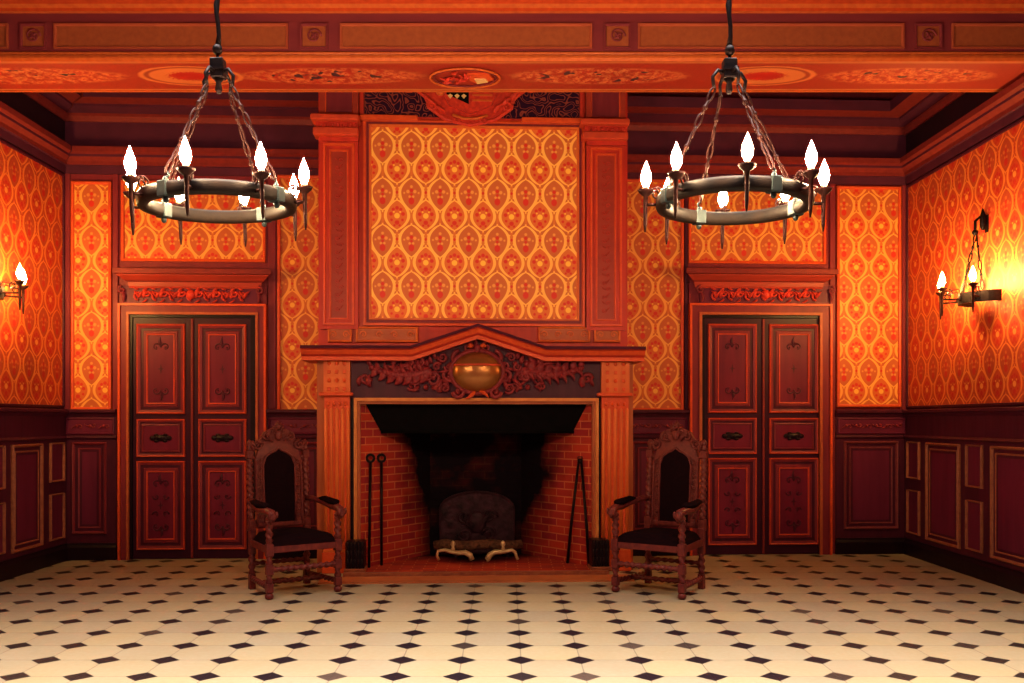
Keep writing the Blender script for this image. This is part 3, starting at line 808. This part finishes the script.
# overmantel ------------------------------------------------------------
OB = .93
for p0, p1 in ((320, 358.5), (586, 625)):
    a0, a1 = La(p0, OB), La(p1, OB); z0, z1 = Lc(330, OB), Lc(143, OB)
    w = a1-a0
    m = MB(BW); m.rings(a0, a1, z0, z1, [(0, .88), (0, .96), (.035, .96), (.04, .985), (.055, .985), (.06, .955), (.09, .955), (.095, .97), (.105, .97), (.11, .95)], True, [0, 0, 1, 1, 1, 0, 1, 1, 1, 2])
    n = 22; m.mi = 0
    for i in range(n):
        c = z0+.16+(z1-z0-.32)*(i+.5)/n; am = (a0+a1)/2; s = 1 if i % 2 else -1
        m.spiral(am+s*.018, c, .957, .024, 0, 1, s, .006, 8, .3); m.leaf(am-s*.01, c, .955, .045, PI/2+s*.8, .35, .008)
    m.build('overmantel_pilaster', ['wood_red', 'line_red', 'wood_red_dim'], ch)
    m = MB(BW)
    zc0 = Lc(145, OB)
    zA, zB_, zC, zD = Lc(141, OB), Lc(133, OB), Lc(127, OB), Lc(121, OB)
    m.mi = 0; m.box(a0, a1, .88, .99, zc0, zD+.01)
    m.mi = 1; m.box(a0-.05, a1+.01, .88, 1.06, zA, zB_, .012); m.box(a0-.07, a1+.02, .88, 1.09, zC, zD, .012)
    m.mi = 0; m.box(a0-.025, a1, .88, 1.02, zB_, zC)
    for i in range(7): m.ell((a0+w*(i+.5)/7, 1.02, (zB_+zC)/2), (.018, .02, .022), 7, 4)
    m.build('overmantel_capital', ['wood_red', 'line_org2'], ch)
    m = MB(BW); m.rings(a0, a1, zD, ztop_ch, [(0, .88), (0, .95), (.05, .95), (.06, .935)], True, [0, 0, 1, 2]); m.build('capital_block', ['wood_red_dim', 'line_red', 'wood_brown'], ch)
# paper framed field
a0, a1, c0, c1 = cs(365.5, 582.5, 120.5, 324, OB)
m = MB(BW); m.rings(a0-.02, a1+.02, c0-.02, c1, [(0, .88), (0, .95), (.02, .95), (.028, .935), (.05, .935), (.056, .955), (.068, .955), (.076, .92)], True, [0, 1, 1, 2, 0, 3, 3, 4])
a0, a1, c0, c1 = cs(365.5, 582.5, 120.5, 324, OB)
m.build('framed_wallpaper', ['wood_red', 'line_red', 'wood_brown', 'wood_orange', 'paper_ch'], ch)
# dado with small carved panels under the paper
for p0, p1 in ((328, 352), (356, 418), (538, 590), (594, 620)):
    a0, a1, c0, c1 = cs(p0, p1, 327, 342, OB)
    c0 = max(c0, zL+.02)
    m = MB(BW); m.rings(a0, a1, c0, c1, [(0, .88), (0, .95), (.010, .955), (.02, .94)], True, [0, 1, 1, 2])
    m.mi = 1
    n = max(2, int((a1-a0)/.12))
    for i in range(n):
        m.spiral(a0+(a1-a0)*(i+.5)/n, (c0+c1)/2, .945, .035, 0 if i % 2 else PI, 1.1, 1 if i % 2 else -1, .007, 10, .3)
    m.build('carved_dado_panel', ['wood_red', 'wood_orange', 'wood_orange_dim'], ch)
# top frieze
a0, a1 = La(360.5, OB), La(583, OB); c0 = Lc(122, OB); 
m = MB(BW); m.rings(a0, a1, c0, ztop_ch-.1, [(0, .88), (0, .95), (.03, .95), (.04, .93)], True, [0, 0, 1, 2]); m.build('scroll_frieze', ['wood_red', 'line_red_dim', 'scroll'], ch)
m = MB(BW)
for p in (0, 1):
    b0_, b1_ = (a0, a0+.55) if p == 0 else (a1-.6, a1)
    m = MB(BW); m.box(b0_, b1_, .93, .985, c0-.01, c0+.04, .006); m.build('frieze_rail', 'line_red', ch)
# heraldic cartouche on the frieze
hx, hz = L(470, 101, 1.0)
HM = BW @ Matrix.Translation((hx, 0, hz)) @ Matrix.Diagonal((1.18, 1, .92, 1)) @ Matrix.Translation((-hx, 0, -hz))
m = MB(HM)
out = [(-.50, .22), (-.44, .12), (-.36, .04), (-.30, -.10), (-.20, -.19), (-.10, -.22), (0, -.25), (.10, -.22), (.20, -.19), (.30, -.10), (.36, .04), (.44, .12), (.52, .22), (.3, .36), (0, .42), (-.3, .36)]
m.prism([(hx+a, hz+c) for a, c in out], .93, .99)
m.tube([(hx+a, .99, hz+c) for a, c in out], .02, 8, True)
for s in (1, -1):
    m.spiral(hx+s*.50, hz+.14, 1.0, .06, 0, 1.3, s, .02, 14); m.spiral(hx+s*.30, hz-.06, 1.0, .05, PI/2, 1.2, -s, .018, 12)
    m.spiral(hx+s*.12, hz-.20, 1.0, .045, PI/2, 1.2, s, .016, 12)
    for k in range(4): m.leaf(hx+s*(.2+.07*k), hz-.12+.07*k, 1.0, .13, PI/2-s*.7, .4, .03)
hc = m.build('heraldic_cartouche', 'carve_red', ch)
m = MB(HM)
sh = [(-.21, .3), (-.21, .05), (-.17, -.05), (0, -.14), (.17, -.05), (.21, .05), (.21, .3)]
m.mi = 0; m.prism([(hx+a, hz+c) for a, c in sh], .98, 1.02)
m.mi = 1; m.prism([(hx-.19, hz+.3), (hx-.19, hz+.06), (hx-.01, hz-.04), (hx-.01, hz+.3)], 1.0, 1.03)
m.mi = 2
random.seed(5)
for k in range(6):
    a, c = hx-.16+.055*(k % 3), hz+.04+.07*(k//3); m.prism([(a-.02, c), (a, c-.03), (a+.02, c), (a, c+.02)], 1.03, 1.037)
m.mi = 3
for k in range(4): m.box(hx+.02, hx+.18, 1.02, 1.03, hz-.01+.055*k, hz+.006+.055*k)
m.mi = 3; m.ell((hx-.24, 1.03, hz+.07), (.035, .03, .03)); m.tube([(hx-.14, 1.01, hz-.15), (hx-.05, 1.02, hz-.19), (hx+.05, 1.02, hz-.19), (hx+.14, 1.01, hz-.15)], .014, 6)
m.build('shield', ['carve_red', 'hood', 'cream', 'line_org'], hc)

# ------------------------------------------------------------------ fire tools, andirons
zh = .035
def wp(a, b, c): return BW @ Vector((a, b, c))
def poker(px, py0, py1, b0, b1, label):
    a0, c0 = L(px[0], py1, b0); a1, c1 = L(px[1], py0, b1)
    base = wp(a0, b0, zh)
    r = empty('fire_poker', Matrix.Translation(base), None, label, 'poker', 'fire pokers')
    m = MB(BW); rr = .035
    m.tube([(a0, b0, zh), (a0*.5+a1*.5, (b0+b1)/2, (zh+c1)/2), (a1, b1, c1-rr*1.6)], .014, 8)
    for q in (.35, .62): m.ell((a0+(a1-a0)*q, b0+(b1-b0)*q, zh+(c1-rr-zh)*q), (.015, .015, .02), 8, 5)
    m.build('shaft', 'iron', r)
    m = MB(BW); m.tube([(a1+rr*math.cos(t), b1, c1-rr*.6+rr*math.sin(t)) for t in [2*PI*i/16 for i in range(16)]], .013, 8, True)
    m.build('ring_handle', 'iron', r)
poker((369, 370.5), 456, 556, .92, .875, 'black iron poker with ring handle, outer one against the left bricks')
poker((381.5, 381.5), 456, 552, .79, .745, 'black iron poker with ring handle, inner one nearer the firebox back')
tg = empty('fire_tongs', Matrix.Translation(wp(La(580, .85), .85, zh)), None, 'long black iron tongs leaning open against the right bricks', 'tongs')
ap = L(580, 461, .87)
for px, b in ((567.5, .74), (589, .965)):
    a_ = La(px, b)
    m = MB(BW); m.tube([(a_, b, zh), (a_*.6+ap[0]*.4+(.01 if px > 580 else -.01), b*.6+.87*.4, zh+.4*(ap[1]-zh)), (ap[0]+(.012 if px > 580 else -.012), .87, ap[1])], [.016, .015, .013], 8)
    m.ell((a_, b, zh+.012), (.018, .018, .012)); m.build('tong_arm', 'iron', tg)
m = MB(BW); m.ell((ap[0], .87, ap[1]), (.028, .02, .028), 10, 6); m.tube([(ap[0]-.02, .87, ap[1]), (ap[0]-.02, .87, ap[1]+.04), (ap[0]+.02, .87, ap[1]+.04), (ap[0]+.02, .87, ap[1])], .007, 6); m.build('hinge', 'iron', tg)

def andiron(s, label):
    b = .62
    px = 456 if s < 0 else 501
    a, _ = L(px, 560, b)
    r = empty('andiron', Matrix.Translation(wp(a, b, zh)), None, label, 'andiron', 'pair of brass andirons')
    A = lambda p, q, bb=b: L(p, q, bb)
    m = MB(BW)
    inner = 491 if s < 0 else 487
    if s < 0: pts = [(472, 568), (472, 561), (470, 555), (465, 552.5), (459, 553), (452, 552), (445, 550), (438, 551), (437, 556), (439, 561)]
    else: pts = [(486.5, 568), (487, 561), (490, 555), (495, 552), (501, 552), (507, 551), (512, 550), (515, 552), (517, 558), (518, 565)]
    P3 = []
    for i, (p, q) in enumerate(pts):
        a_, c_ = A(p, q); P3.append((a_, b, max(c_, zh+.02)))
    rad = [.030, .028, .030, .028, .024, .020, .018, .017, .015, .014][:len(pts)]
    m.tube(P3, rad, 8)
    m.build('curved_foot', 'brass', r)
    m = MB(BW)
    p = 453 if s < 0 else 503
    a_, c_ = A(p, 549); m.lathe(a_, b, [(.012, c_-.03), (.022, c_), (.012, c_+.02), (.025, c_+.045), (.02, c_+.07), (.004, c_+.085)], 10)
    m.build('finial', 'brass', r)
    m = MB(BW); a_, c_ = A(456 if s < 0 else 508, 556)
    m.tube([(a_, b, c_), (a_, b-.25, c_-.01), (a_, b-.42, c_-.03)], .018, 6); m.tube([(a_, b-.42, c_-.02), (a_, b-.44, zh+.008)], .016, 6)
    m.build('log_bar', 'iron', r)
    return r
andiron(-1, 'pale brass andiron with a curved foot, the left one of the pair')
andiron(1, 'pale brass andiron with a curved foot, the right one of the pair')
# charred log lying across the andirons
lg = MB(BW); la0, la1 = La(434, .42), La(522, .42); zl = Lc(550, .42)
lg.tube([(la0+(la1-la0)*i/8, .42+.012*math.sin(i*2.1), zl+.05+.012*math.sin(i*1.7)) for i in range(9)], [.045, .055, .052, .056, .05, .054, .056, .052, .042], 12)
tag(lg.build('charred_log', 'log'), 'charred log lying across the two brass andirons', 'log')

# ------------------------------------------------------------------ armchairs
def make_chair(loc, rz, label, mirror=1):
    r = empty('carved_armchair', T(loc[0], loc[1], 0, rz), None, label, 'armchair', 'carved armchairs by the fireplace')
    B = T(loc[0], loc[1], 0, rz)
    W = 'chair_wood'
    wf, wr_, d = .30, .25, .27           # half widths front/rear, half depth ; front = -y
    legp = lambda z0, z1: [(.026, z0), (.032, z0+.02), (.018, z0+.05), (.026, z0+.09), (.03, z0+.12), (.02, (z0+z1)/2-.02), (.028, (z0+z1)/2), (.02, (z0+z1)/2+.02), (.03, z1-.06), (.022, z1-.03), (.028, z1)]
    for s in (-1, 1):
        m = MB(B); x = s*wf; y = -d
        m.lathe(x, y, [(.020, 0), (.034, .012), (.036, .03), (.022, .055)], 12)
        m.box(x-.028, x+.028, y-.028, y+.028, .055, .13, .004)
        m.twist((x, y, .13), (x, y, .20), .025, .5); m.box(x-.028, x+.028, y-.028, y+.028, .20, .28, .004)
        m.twist((x, y, .28), (x, y, .35), .025, .5); m.box(x-.03, x+.03, y-.03, y+.03, .35, .45, .005)
        m.build('front_leg', W, r)
        m = MB(B); m.lathe(x, y, [(.028, .45), (.02, .47)], 12); m.twist((x, y, .465), (x, y, .64), .026, 1.6); m.lathe(x, y, [(.02, .635), (.032, .65), (.022, .675)], 12)
        m.build('arm_post', W, r)
        m = MB(B); x = s*wr_; y = d
        m.box(x-.026, x+.026, y-.026, y+.026, 0, .13, .004); m.twist((x, y, .13), (x, y, .30), .026, 1.4); m.box(x-.028, x+.028, y-.028, y+.028, .30, .52, .004)
        m.build('rear_leg', W, r)
        # arm: serpentine with scroll end
        m = MB(B)
        pts = [(s*wr_, d, .76), (s*(wr_+.02), d-.08, .765), (s*(wf+.015), d-.22, .735), (s*(wf+.02), d-.38, .71), (s*(wf+.01), -d+.03, .715), (s*wf, -d-.05, .70), (s*wf, -d-.085, .665), (s*wf, -d-.06, .64)]
        m.tube(pts, [.022, .024, .026, .028, .032, .036, .030, .020], 8)
        m.ell((s*wf, -d-.055, .67), (.040, .035, .038), 10, 6)
        for k in range(3): m.ell((s*(wf-.03+.03*k), -d-.085, .69), (.014, .016, .03), 6, 4)
        m.build('arm', W, r)
        m = MB(B); m.tube([(s*(wf+.005), d-.16, .765), (s*(wf+.015), d-.24, .770), (s*(wf+.02), d-.36, .755), (s*(wf+.01), -d+.06, .755), (s*(wf+.005), -d+.02, .745)], [.018, .034, .040, .036, .016], 10, flat=.7)
        m.build('arm_pad', 'velvet', r)
        # barley-twist upright
        m = MB(B); x = s*.255; y = d+.01
        m.box(x-.028, x+.028, y-.026, y+.026, .50, .60, .004)
        m.twist((x, y, .60), (x, y+.04, 1.12), .026, 5)
        m.box(x-.03, x+.03, y+.015, y+.07, 1.12, 1.19, .005)
        m.lathe(x, y+.042, [(.02, 1.19), (.03, 1.205), (.014, 1.22), (.026, 1.245), (.024, 1.26), (.006, 1.285)], 10)
        m.build('twisted_upright', W, r)
    # seat rails
    m = MB(B)
    m.box(-wf, wf, -d-.022, -d+.022, .375, .43, .004); m.box(-wr_, wr_, d-.02, d+.02, .375, .43, .004)
    for s in (-1, 1):
        m.slab([(s*wf-.02, -d), (s*wf+.02, -d), (s*wr_+.02, d), (s*wr_-.02, d)], .375, .43)
    m.build('seat_rail', W, r)
    # apron carving under the front
    m = MB(B)
    n = 9
    m.twist((-wf+.02, -d, .24), (wf-.02, -d, .24), .022, 5)
    m.build('front_stretcher', W, r)
    for s in (-1, 1):
        m = MB(B); m.twist((s*wf, -d, .095), (s*wr_, d, .095), .020, 4.5); m.build('side_stretcher', W, r)
        m = MB(B)
    m = MB(B); m.twist((-.27, .0, .095), (.27, .0, .095), .020, 4.5); m.build('cross_stretcher', W, r)
    m = MB(B); m.twist((-wr_, d, .22), (wr_, d, .22), .018, 4); m.build('rear_stretcher', W, r)
    # seat cushion
    m = MB(B); m.smooth = True
    nx, ny = 12, 10; top = []
    for j in range(ny+1):
        row = []
        for i in range(nx+1):
            u, v = i/nx*2-1, j/ny*2-1
            hw = (wf+.02)*(1-(v+1)/2)+(wr_+.0)*((v+1)/2)
            e = (1-abs(u)**5)*(1-abs(v)**5)
            row.append(m.P(u*hw*.99, v*(d+.015)-.005, .435+.085*e**.5))
        top.append(row)
    for j in range(ny):
        for i in range(nx): m.Fc((top[j][i], top[j][i+1], top[j+1][i+1], top[j+1][i]))
    bd = top[0]+[top[j][-1] for j in range(1, ny+1)]+top[-1][-2::-1]+[top[j][0] for j in range(ny-1, 0, -1)]
    m.smooth = False
    n_ = len(bd); low = [m.P(*((B.inverted() @ m.v[i]) - Vector((0, 0, .045)))) for i in bd]
    for i in range(n_): m.Fc((bd[i], bd[(i+1) % n_], low[(i+1) % n_], low[i]))
    m.Fc(low[::-1])
    m.build('seat_cushion', 'velvet', r)
    # back: arched upholstered panel in a carved frame
    lean = lambda z: d+.005+.045*(z-.55)/.6
    def P(x, z, off=0): return (x, lean(z)+off, z)
    arch = [(-.135, .56), (-.140, .80), (-.140, 1.06), (-.115, 1.13), (-.07, 1.165), (-.03, 1.18), (0, 1.205), (.03, 1.18), (.07, 1.165), (.115, 1.13), (.140, 1.06), (.140, .80), (.135, .56)]
    m = MB(B)
    A = [m.P(*P(x, z, -.025)) for x, z in arch]; A2 = [m.P(*P(x, z, .02)) for x, z in arch]
    cxm = m.P(*P(0, .88, -.05))
    n = len(arch)
    for i in range(n): m.Fc((A[i], A[(i+1) % n], cxm)); m.Fc((A[i], A[(i+1) % n], A2[(i+1) % n], A2[i]))
    m.Fc(A2)
    m.build('back_upholstery', 'velvet', r)
    m = MB(B)
    oth = [(-.20, .54), (-.205, .80), (-.21, 1.10), (-.18, 1.20), (-.10, 1.27), (-.04, 1.30), (0, 1.32), (.04, 1.30), (.10, 1.27), (.18, 1.20), (.21, 1.10), (.205, .80), (.20, .54)]
    I1 = [m.P(*P(x, z, -.02)) for x, z in arch]; O1 = [m.P(*P(x, z, -.015)) for x, z in oth]; I2 = [m.P(*P(x, z, .02)) for x, z in arch]; O2 = [m.P(*P(x, z, .02)) for x, z in oth]
    for i in range(n-1):
        m.Fc((I1[i], I1[i+1], O1[i+1], O1[i])); m.Fc((I2[i], I2[i+1], O2[i+1], O2[i])); m.Fc((O1[i], O1[i+1], O2[i+1], O2[i])); m.Fc((I1[i], I1[i+1], I2[i+1], I2[i]))
    m.tube([P(x*1.04, z+.004, -.026) for x, z in arch], .010, 6)
    for s in (-1, 1):
        for k in range(9):
            z = .62+.058*k; y_ = lean(z)-.025
            m.M = B @ Matrix.Translation((0, y_, 0)); 
            m.spiral(s*.172, z, 0, .020, PI/2, 1.1, s*(1 if k % 2 else -1), .007, 8, .3); m.leaf(s*.165, z+.02, 0, .035, PI/2+s*.5, .5, .008)
        m.M = B
        m.tube([P(s*.205, z/100, -.02) for z in range(54, 112, 8)], .011, 6)
        m.tube([P(s*.205, 1.12), P(s*.255, 1.15, 0)], .016, 6)
        m.tube([P(s*.20, .58), P(s*.25, .57, 0)], .016, 6)
    m.box(-.25, .25, d-.012, d+.026, .52, .575, .005)
    m.build('back_frame', W, r)
    m = MB(B @ Matrix.Translation((0, lean(1.25)-.005, 0)))   # crest
    cr_ = [(-.26, 1.17), (-.25, 1.24), (-.17, 1.28), (-.13, 1.35), (-.05, 1.385), (0, 1.41), (.05, 1.385), (.13, 1.35), (.17, 1.28), (.25, 1.24), (.26, 1.17), (.13, 1.215), (.06, 1.24), (0, 1.255), (-.06, 1.24), (-.13, 1.215)]
    m.prism(cr_, -.012, .022)
    for s in (-1, 1):
        m.spiral(s*.19, 1.235, -.02, .045, PI/2, 1.4, s, .014, 14); m.spiral(s*.105, 1.31, -.02, .040, PI/2, 1.3, -s, .013, 12); m.spiral(s*.045, 1.355, -.02, .03, PI/2, 1.2, s, .010, 10)
        m.leaf(s*.05, 1.27, -.02, .09, PI/2-s*.9, .4, -.02); m.leaf(s*.14, 1.25, -.02, .08, PI/2-s*1.1, .4, -.02); m.leaf(s*.22, 1.18, -.02, .07, PI/2-s*.2, .5, -.02)
        m.ell((s*.235, -.015, 1.25), (.026, .022, .028), 8, 5)
    m.ell((0, -.025, 1.32), (.035, .025, .045), 10, 6); m.lathe(0, 0, [(.02, 1.40), (.028, 1.415), (.012, 1.43), (.004, 1.45)], 10)
    for k in range(5): m.leaf(0, 1.37, -.02, .07, PI/2+(k-2)*.45, .35, -.01)
    m.build('crest', W, r)
    # lower back rail carving
    m = MB(B @ Matrix.Translation((0, d-.016, 0)))
    m.box(-.21, .21, -.004, .02, .53, .57, .004)
    for i in range(7): m.spiral(-.18+.06*i, .548, 0, .02, 0 if i % 2 else PI, 1, 1 if i % 2 else -1, .006, 8, .3)
    m.build('lower_back_rail', W, r)
    return r
def chair_at(p_front_mid, rz):
    # front mid point on floor, rotate; centre lies .27 behind
    fx, fy = p_front_mid
    return (fx + .27*(-math.sin(rz)), fy + .27*math.cos(rz))
rzL = math.radians(35); 
cL = chair_at((-1.67, 7.665), rzL)
make_chair(cL, rzL, 'carved high-back armchair with black upholstery, left of the fireplace')
rzR = math.radians(-33.7)
cR = chair_at((1.176, 7.665), rzR)
make_chair(cR, rzR, 'carved high-back armchair with black upholstery, right of the fireplace')

# ------------------------------------------------------------------ chandeliers
def bulb(mb, x, y, z, s=1.0):
    mb.lathe(x, y, [(.010*s, z), (.017*s, z+.012*s), (.027*s, z+.035*s), (.029*s, z+.055*s), (.024*s, z+.08*s), (.014*s, z+.108*s), (.006*s, z+.128*s), (.001, z+.142*s)], 12)
def holder(root, cx, cy, phi, Rr, Rc, zr, zc, dim=False, fm='flame', bs=1.0):
    """iron candle holder on the ring; cup top at zc, ring centre height zr"""
    dx, dy = math.cos(phi), math.sin(phi)
    x, y = cx+Rc*dx, cy+Rc*dy
    m = MB()
    m.lathe(x, y, [(.004, zr-.16), (.010, zr-.12), (.012, zr-.02), (.013, zc-.035), (.020, zc-.03), (.040, zc-.012), (.046, zc), (.038, zc), (.012, zc-.008)], 12)
    m.tube([(cx+(Rr+.02)*dx, cy+(Rr+.02)*dy, zr-.01), (x, y, zr-.01)], .009, 6)
    # scroll brace
    px_, py_ = -dy, dx
    pts = []
    for i in range(13):
        t = i/12; th = PI/2+2.2*PI*t; R_ = .035*(1-.6*t)
        pts.append((x-dx*(.06)+dx*R_*math.cos(th), y-dy*.06+dy*R_*math.cos(th), zr+.05+R_*math.sin(th)))
    m.tube(pts, .006, 6)
    m.tube([(cx+Rr*dx, cy+Rr*dy, zr+.01), (cx+(Rr+.03)*dx, cy+(Rr+.03)*dy, zr+.085), (x, y, zr+.06)], .006, 6)
    h = m.build('candle_holder', 'iron_red', root)
    m = MB(); m.lathe(x, y, [(.016, zc-.008), (.016, zc+.018), (.012, zc+.02)], 10); m.build('candle_tube', 'candle', h)
    m = MB(); bulb(m, x, y, zc+.015, bs); m.build('flame_bulb', fm, h)
def chain(root, p0, p1, mat='iron_red', nl=7, name='chain'):
    p0, p1 = Vector(p0), Vector(p1); d = p1-p0; ln = d.length; t = d.normalized()
    x = t.cross(Vector((0, 0, 1)))
    if x.length < .01: x = Vector((1, 0, 0))
    x.normalize(); y = t.cross(x).normalized()
    m = MB(); lk = ln/nl
    for k in range(nl):
        c = p0+d*((k+.5)/nl); s_ = x if k % 2 else y
        if k in (1, 4): m.tube([tuple(c-t*lk*.52), tuple(c+t*lk*.52)], .008, 6); m.ell(tuple(c), (.014, .014, .016), 8, 5)
        else:
            pts = [tuple(c+t*(lk*.56)*math.cos(a)+s_*.014*math.sin(a)) for a in [2*PI*i/12 for i in range(12)]]
            m.tube(pts, .0055, 6, True)
    m.build(name, mat, root)
def chandelier(hx, cx, cy, phi0, label, tx, ty, zr=2.625, zc=2.695):
    piv = Vector((cx, cy, 3.4))
    MB.G = Matrix.Translation(piv) @ Matrix.Rotation(ty, 4, 'X') @ Matrix.Rotation(-tx, 4, 'Y') @ Matrix.Translation(-piv)
    r = empty('chandelier', T(cx, cy, zr), None, label, 'chandelier', 'ring chandeliers with eight flame bulbs')
    # wooden wheel
    Rr = .385
    m = MB(); n = 48
    prof = [(-.022, -.035), (.022, -.035), (.03, -.02), (.03, .02), (.022, .035), (-.022, .035), (-.03, .02), (-.03, -.02)]
    R = []
    for i in range(n):
        th = 2*PI*i/n
        R.append([m.P(cx+(Rr+a)*math.cos(th), cy+(Rr+a)*math.sin(th), zr+c) for a, c in prof])
    m.smooth = True
    for i in range(n):
        A, B_ = R[i], R[(i+1) % n]
        for k in range(8): m.Fc((A[k], A[(k+1) % 8], B_[(k+1) % 8], B_[k]))
    m.smooth = False
    m.build('wooden_ring', 'ring_wood', r)
    for th in (phi0+PI/8+PI*k/2 for k in range(4)):
        m = MB(T(cx, cy, zr, th)); m.box(Rr-.035, Rr+.035, -.03, .03, -.04, .04, .005); m.ell((Rr, 0, .05), (.014, .014, .016)); m.ell((Rr, 0, -.05), (.016, .016, .02)); m.tube([(Rr, 0, .05), (Rr-.01, .015, .075), (Rr-.01, 0, .09)], .006, 6)
        m.build('ring_clasp', 'ring_metal', r)
    for k in range(8): holder(r, cx, cy, phi0+k*PI/4, Rr, .470, zr, zc, False, 'flame')
    zhb = 3.27
    for k in range(4):
        th = phi0+PI/8+PI*k/2
        ah = (hx+.09*math.cos(th), cy+.09*math.sin(th), zhb-.04)
        m = MB(); m.tube([(hx+.02*math.cos(th), cy+.02*math.sin(th), zhb+.05), (hx+.07*math.cos(th), cy+.07*math.sin(th), zhb+.06), (hx+.10*math.cos(th), cy+.10*math.sin(th), zhb+.02), ah], .010, 6)
        m.build('hook_arm', 'iron', r)
        chain(r, ah, (cx+(Rr-.01)*math.cos(th), cy+(Rr-.01)*math.sin(th), zr+.085))
    m = MB(T(hx, cy, 0)); m.box(-.036, .036, -.036, .036, zhb+.02, zhb+.125, .006); m.box(-.042, .042, -.042, .042, zhb+.06, zhb+.075)
    m.lathe(0, 0, [(.01, zhb-.06), (.02, zhb-.04), (.014, zhb), (.03, zhb+.02)], 12)
    m.ell((0, 0, zhb+.175), (.028, .028, .03)); m.tube([(0, 0, zhb+.12), (0, 0, zhb+.16)], .009, 6)
    m.build('hub', 'iron', r)
    MB.G = Matrix()
    m = MB(T(hx, cy, 0)); zt_ = CEIL+.28; n = 30
    m.tube([(.006*math.sin(i*1.3), .006*math.cos(i*1.1), zhb+.20+(zt_-zhb-.2)*i/n) for i in range(n+1)], [(.012 if i % 4 else .017) for i in range(n+1)], 8)
    m.build('suspension_chain', 'iron', r)
    m = MB(T(hx, cy, 0)); m.lathe(0, 0, [(.02, zt_-.06), (.05, zt_-.03), (.06, zt_)], 14); m.build('ceiling_rose', 'iron', r)
    return r
sc = 5.0/F
chandelier(-1.552, -1.5755, 4.985, math.radians(43.8), 'iron and wood ring chandelier with lit flame bulbs, hanging before the left door', .027, .024)
chandelier(1.206, 1.241, 4.995, math.radians(-6.06), 'iron and wood ring chandelier with lit flame bulbs, hanging before the right door', -.019, -.009)

# ------------------------------------------------------------------ wall sconces
def sconce(xw, y0, s, label):
    zr, zc = 2.56, 2.655
    r = empty('wall_sconce', T(xw, y0, zr), None, label, 'wall sconce', 'flame bulb sconces on the side walls')
    # half hoop against the wall
    m = MB(); n = 20; prof = [(-.012, -.05), (.012, -.05), (.012, .05), (-.012, .05)]
    R = []
    for i in range(n+1):
        th = PI/2+PI*i/n if s > 0 else -PI/2+PI*i/n
        R.append([m.P(xw+(.24+a)*math.cos(th), y0+(.24+a)*math.sin(th), zr+c) for a, c in prof])
    for A, B_ in zip(R, R[1:]):
        for k in range(4): m.Fc((A[k], A[(k+1) % 4], B_[(k+1) % 4], B_[k]))
    m.Fc(R[0]); m.Fc(R[-1][::-1])
    for th in (0.9, PI/2, PI-.9):
        q = PI/2+th if s > 0 else -PI/2+th
        m.ell((xw+.255*math.cos(q), y0+.255*math.sin(q), zr), (.015, .015, .03), 6, 4)
    m.build('iron_hoop', 'iron', r)
    m = MB(); m.box(min(xw, xw-s*.02), max(xw, xw-s*.02), y0-.03, y0+.03, zr+.60, zr+.76, .004)
    m.tube([(xw-s*.02, y0, zr+.70), (xw-s*.08, y0, zr+.74), (xw-s*.12, y0, zr+.70), (xw-s*.12, y0, zr+.62), (xw-s*.10, y0, zr+.60)], .014, 8)
    m.ell((xw-s*.12, y0, zr+.60), (.03, .03, .03)); m.lathe(xw-s*.05, y0, [(.012, zr+.62), (.028, zr+.66), (.03, zr+.74), (.012, zr+.80), (.004, zr+.82)], 10)
    m.build('wall_bracket', 'iron', r)
    for th in (-.9, 0, .9):
        q = (PI if s > 0 else 0)+th
        chain(r, (xw-s*.11, y0, zr+.60), (xw+.24*math.cos(q), y0+.24*math.sin(q), zr+.06), 'iron', 6, 'hanging_rod')
    for th in (-.8, 0, .8):
        q = (PI if s > 0 else 0)+th
        holder(r, xw, y0, q, .24, .42, zr, zc, False, 'flame_s', .95)
sconce(XR, 8.42, 1, 'black iron sconce with flame bulbs and a yellow glow on the right wall')
sconce(XL, 7.98, -1, 'black iron sconce with flame bulbs cut by the frame on the left wall')

# ------------------------------------------------------------------ light
w = bpy.data.worlds.new('violet_fill'); C.world = w; w.use_nodes = True  # ambient violet fill, added to tint the dark areas purple
bg = w.node_tree.nodes['Background']; bg.inputs[0].default_value = (.55, .16, .85, 1); bg.inputs[1].default_value = .13
def area(name, loc, rot, sx, sy, col, en):
    d = bpy.data.lights.new(name, 'AREA'); d.shape = 'RECTANGLE'; d.size = sx; d.size_y = sy; d.color = col; d.energy = en
    o = bpy.data.objects.new(name, d); COL.objects.link(o); o.location = loc; o.rotation_euler = rot; return o
# added overhead fill that brightens the front floor; the ceiling has no opening
a = area('floor_fill_light', (0, 3.9, 4.72), (0, 0, 0), 7.5, 3.0, (1, .94, .84), 460); a.data.spread = math.radians(80)

vs = C.view_settings; C.display_settings.display_device = 'sRGB'
vs.view_transform = 'Standard'; vs.look = 'None'; vs.gamma = 1; vs.use_curve_mapping = False
vs.exposure = 0.0
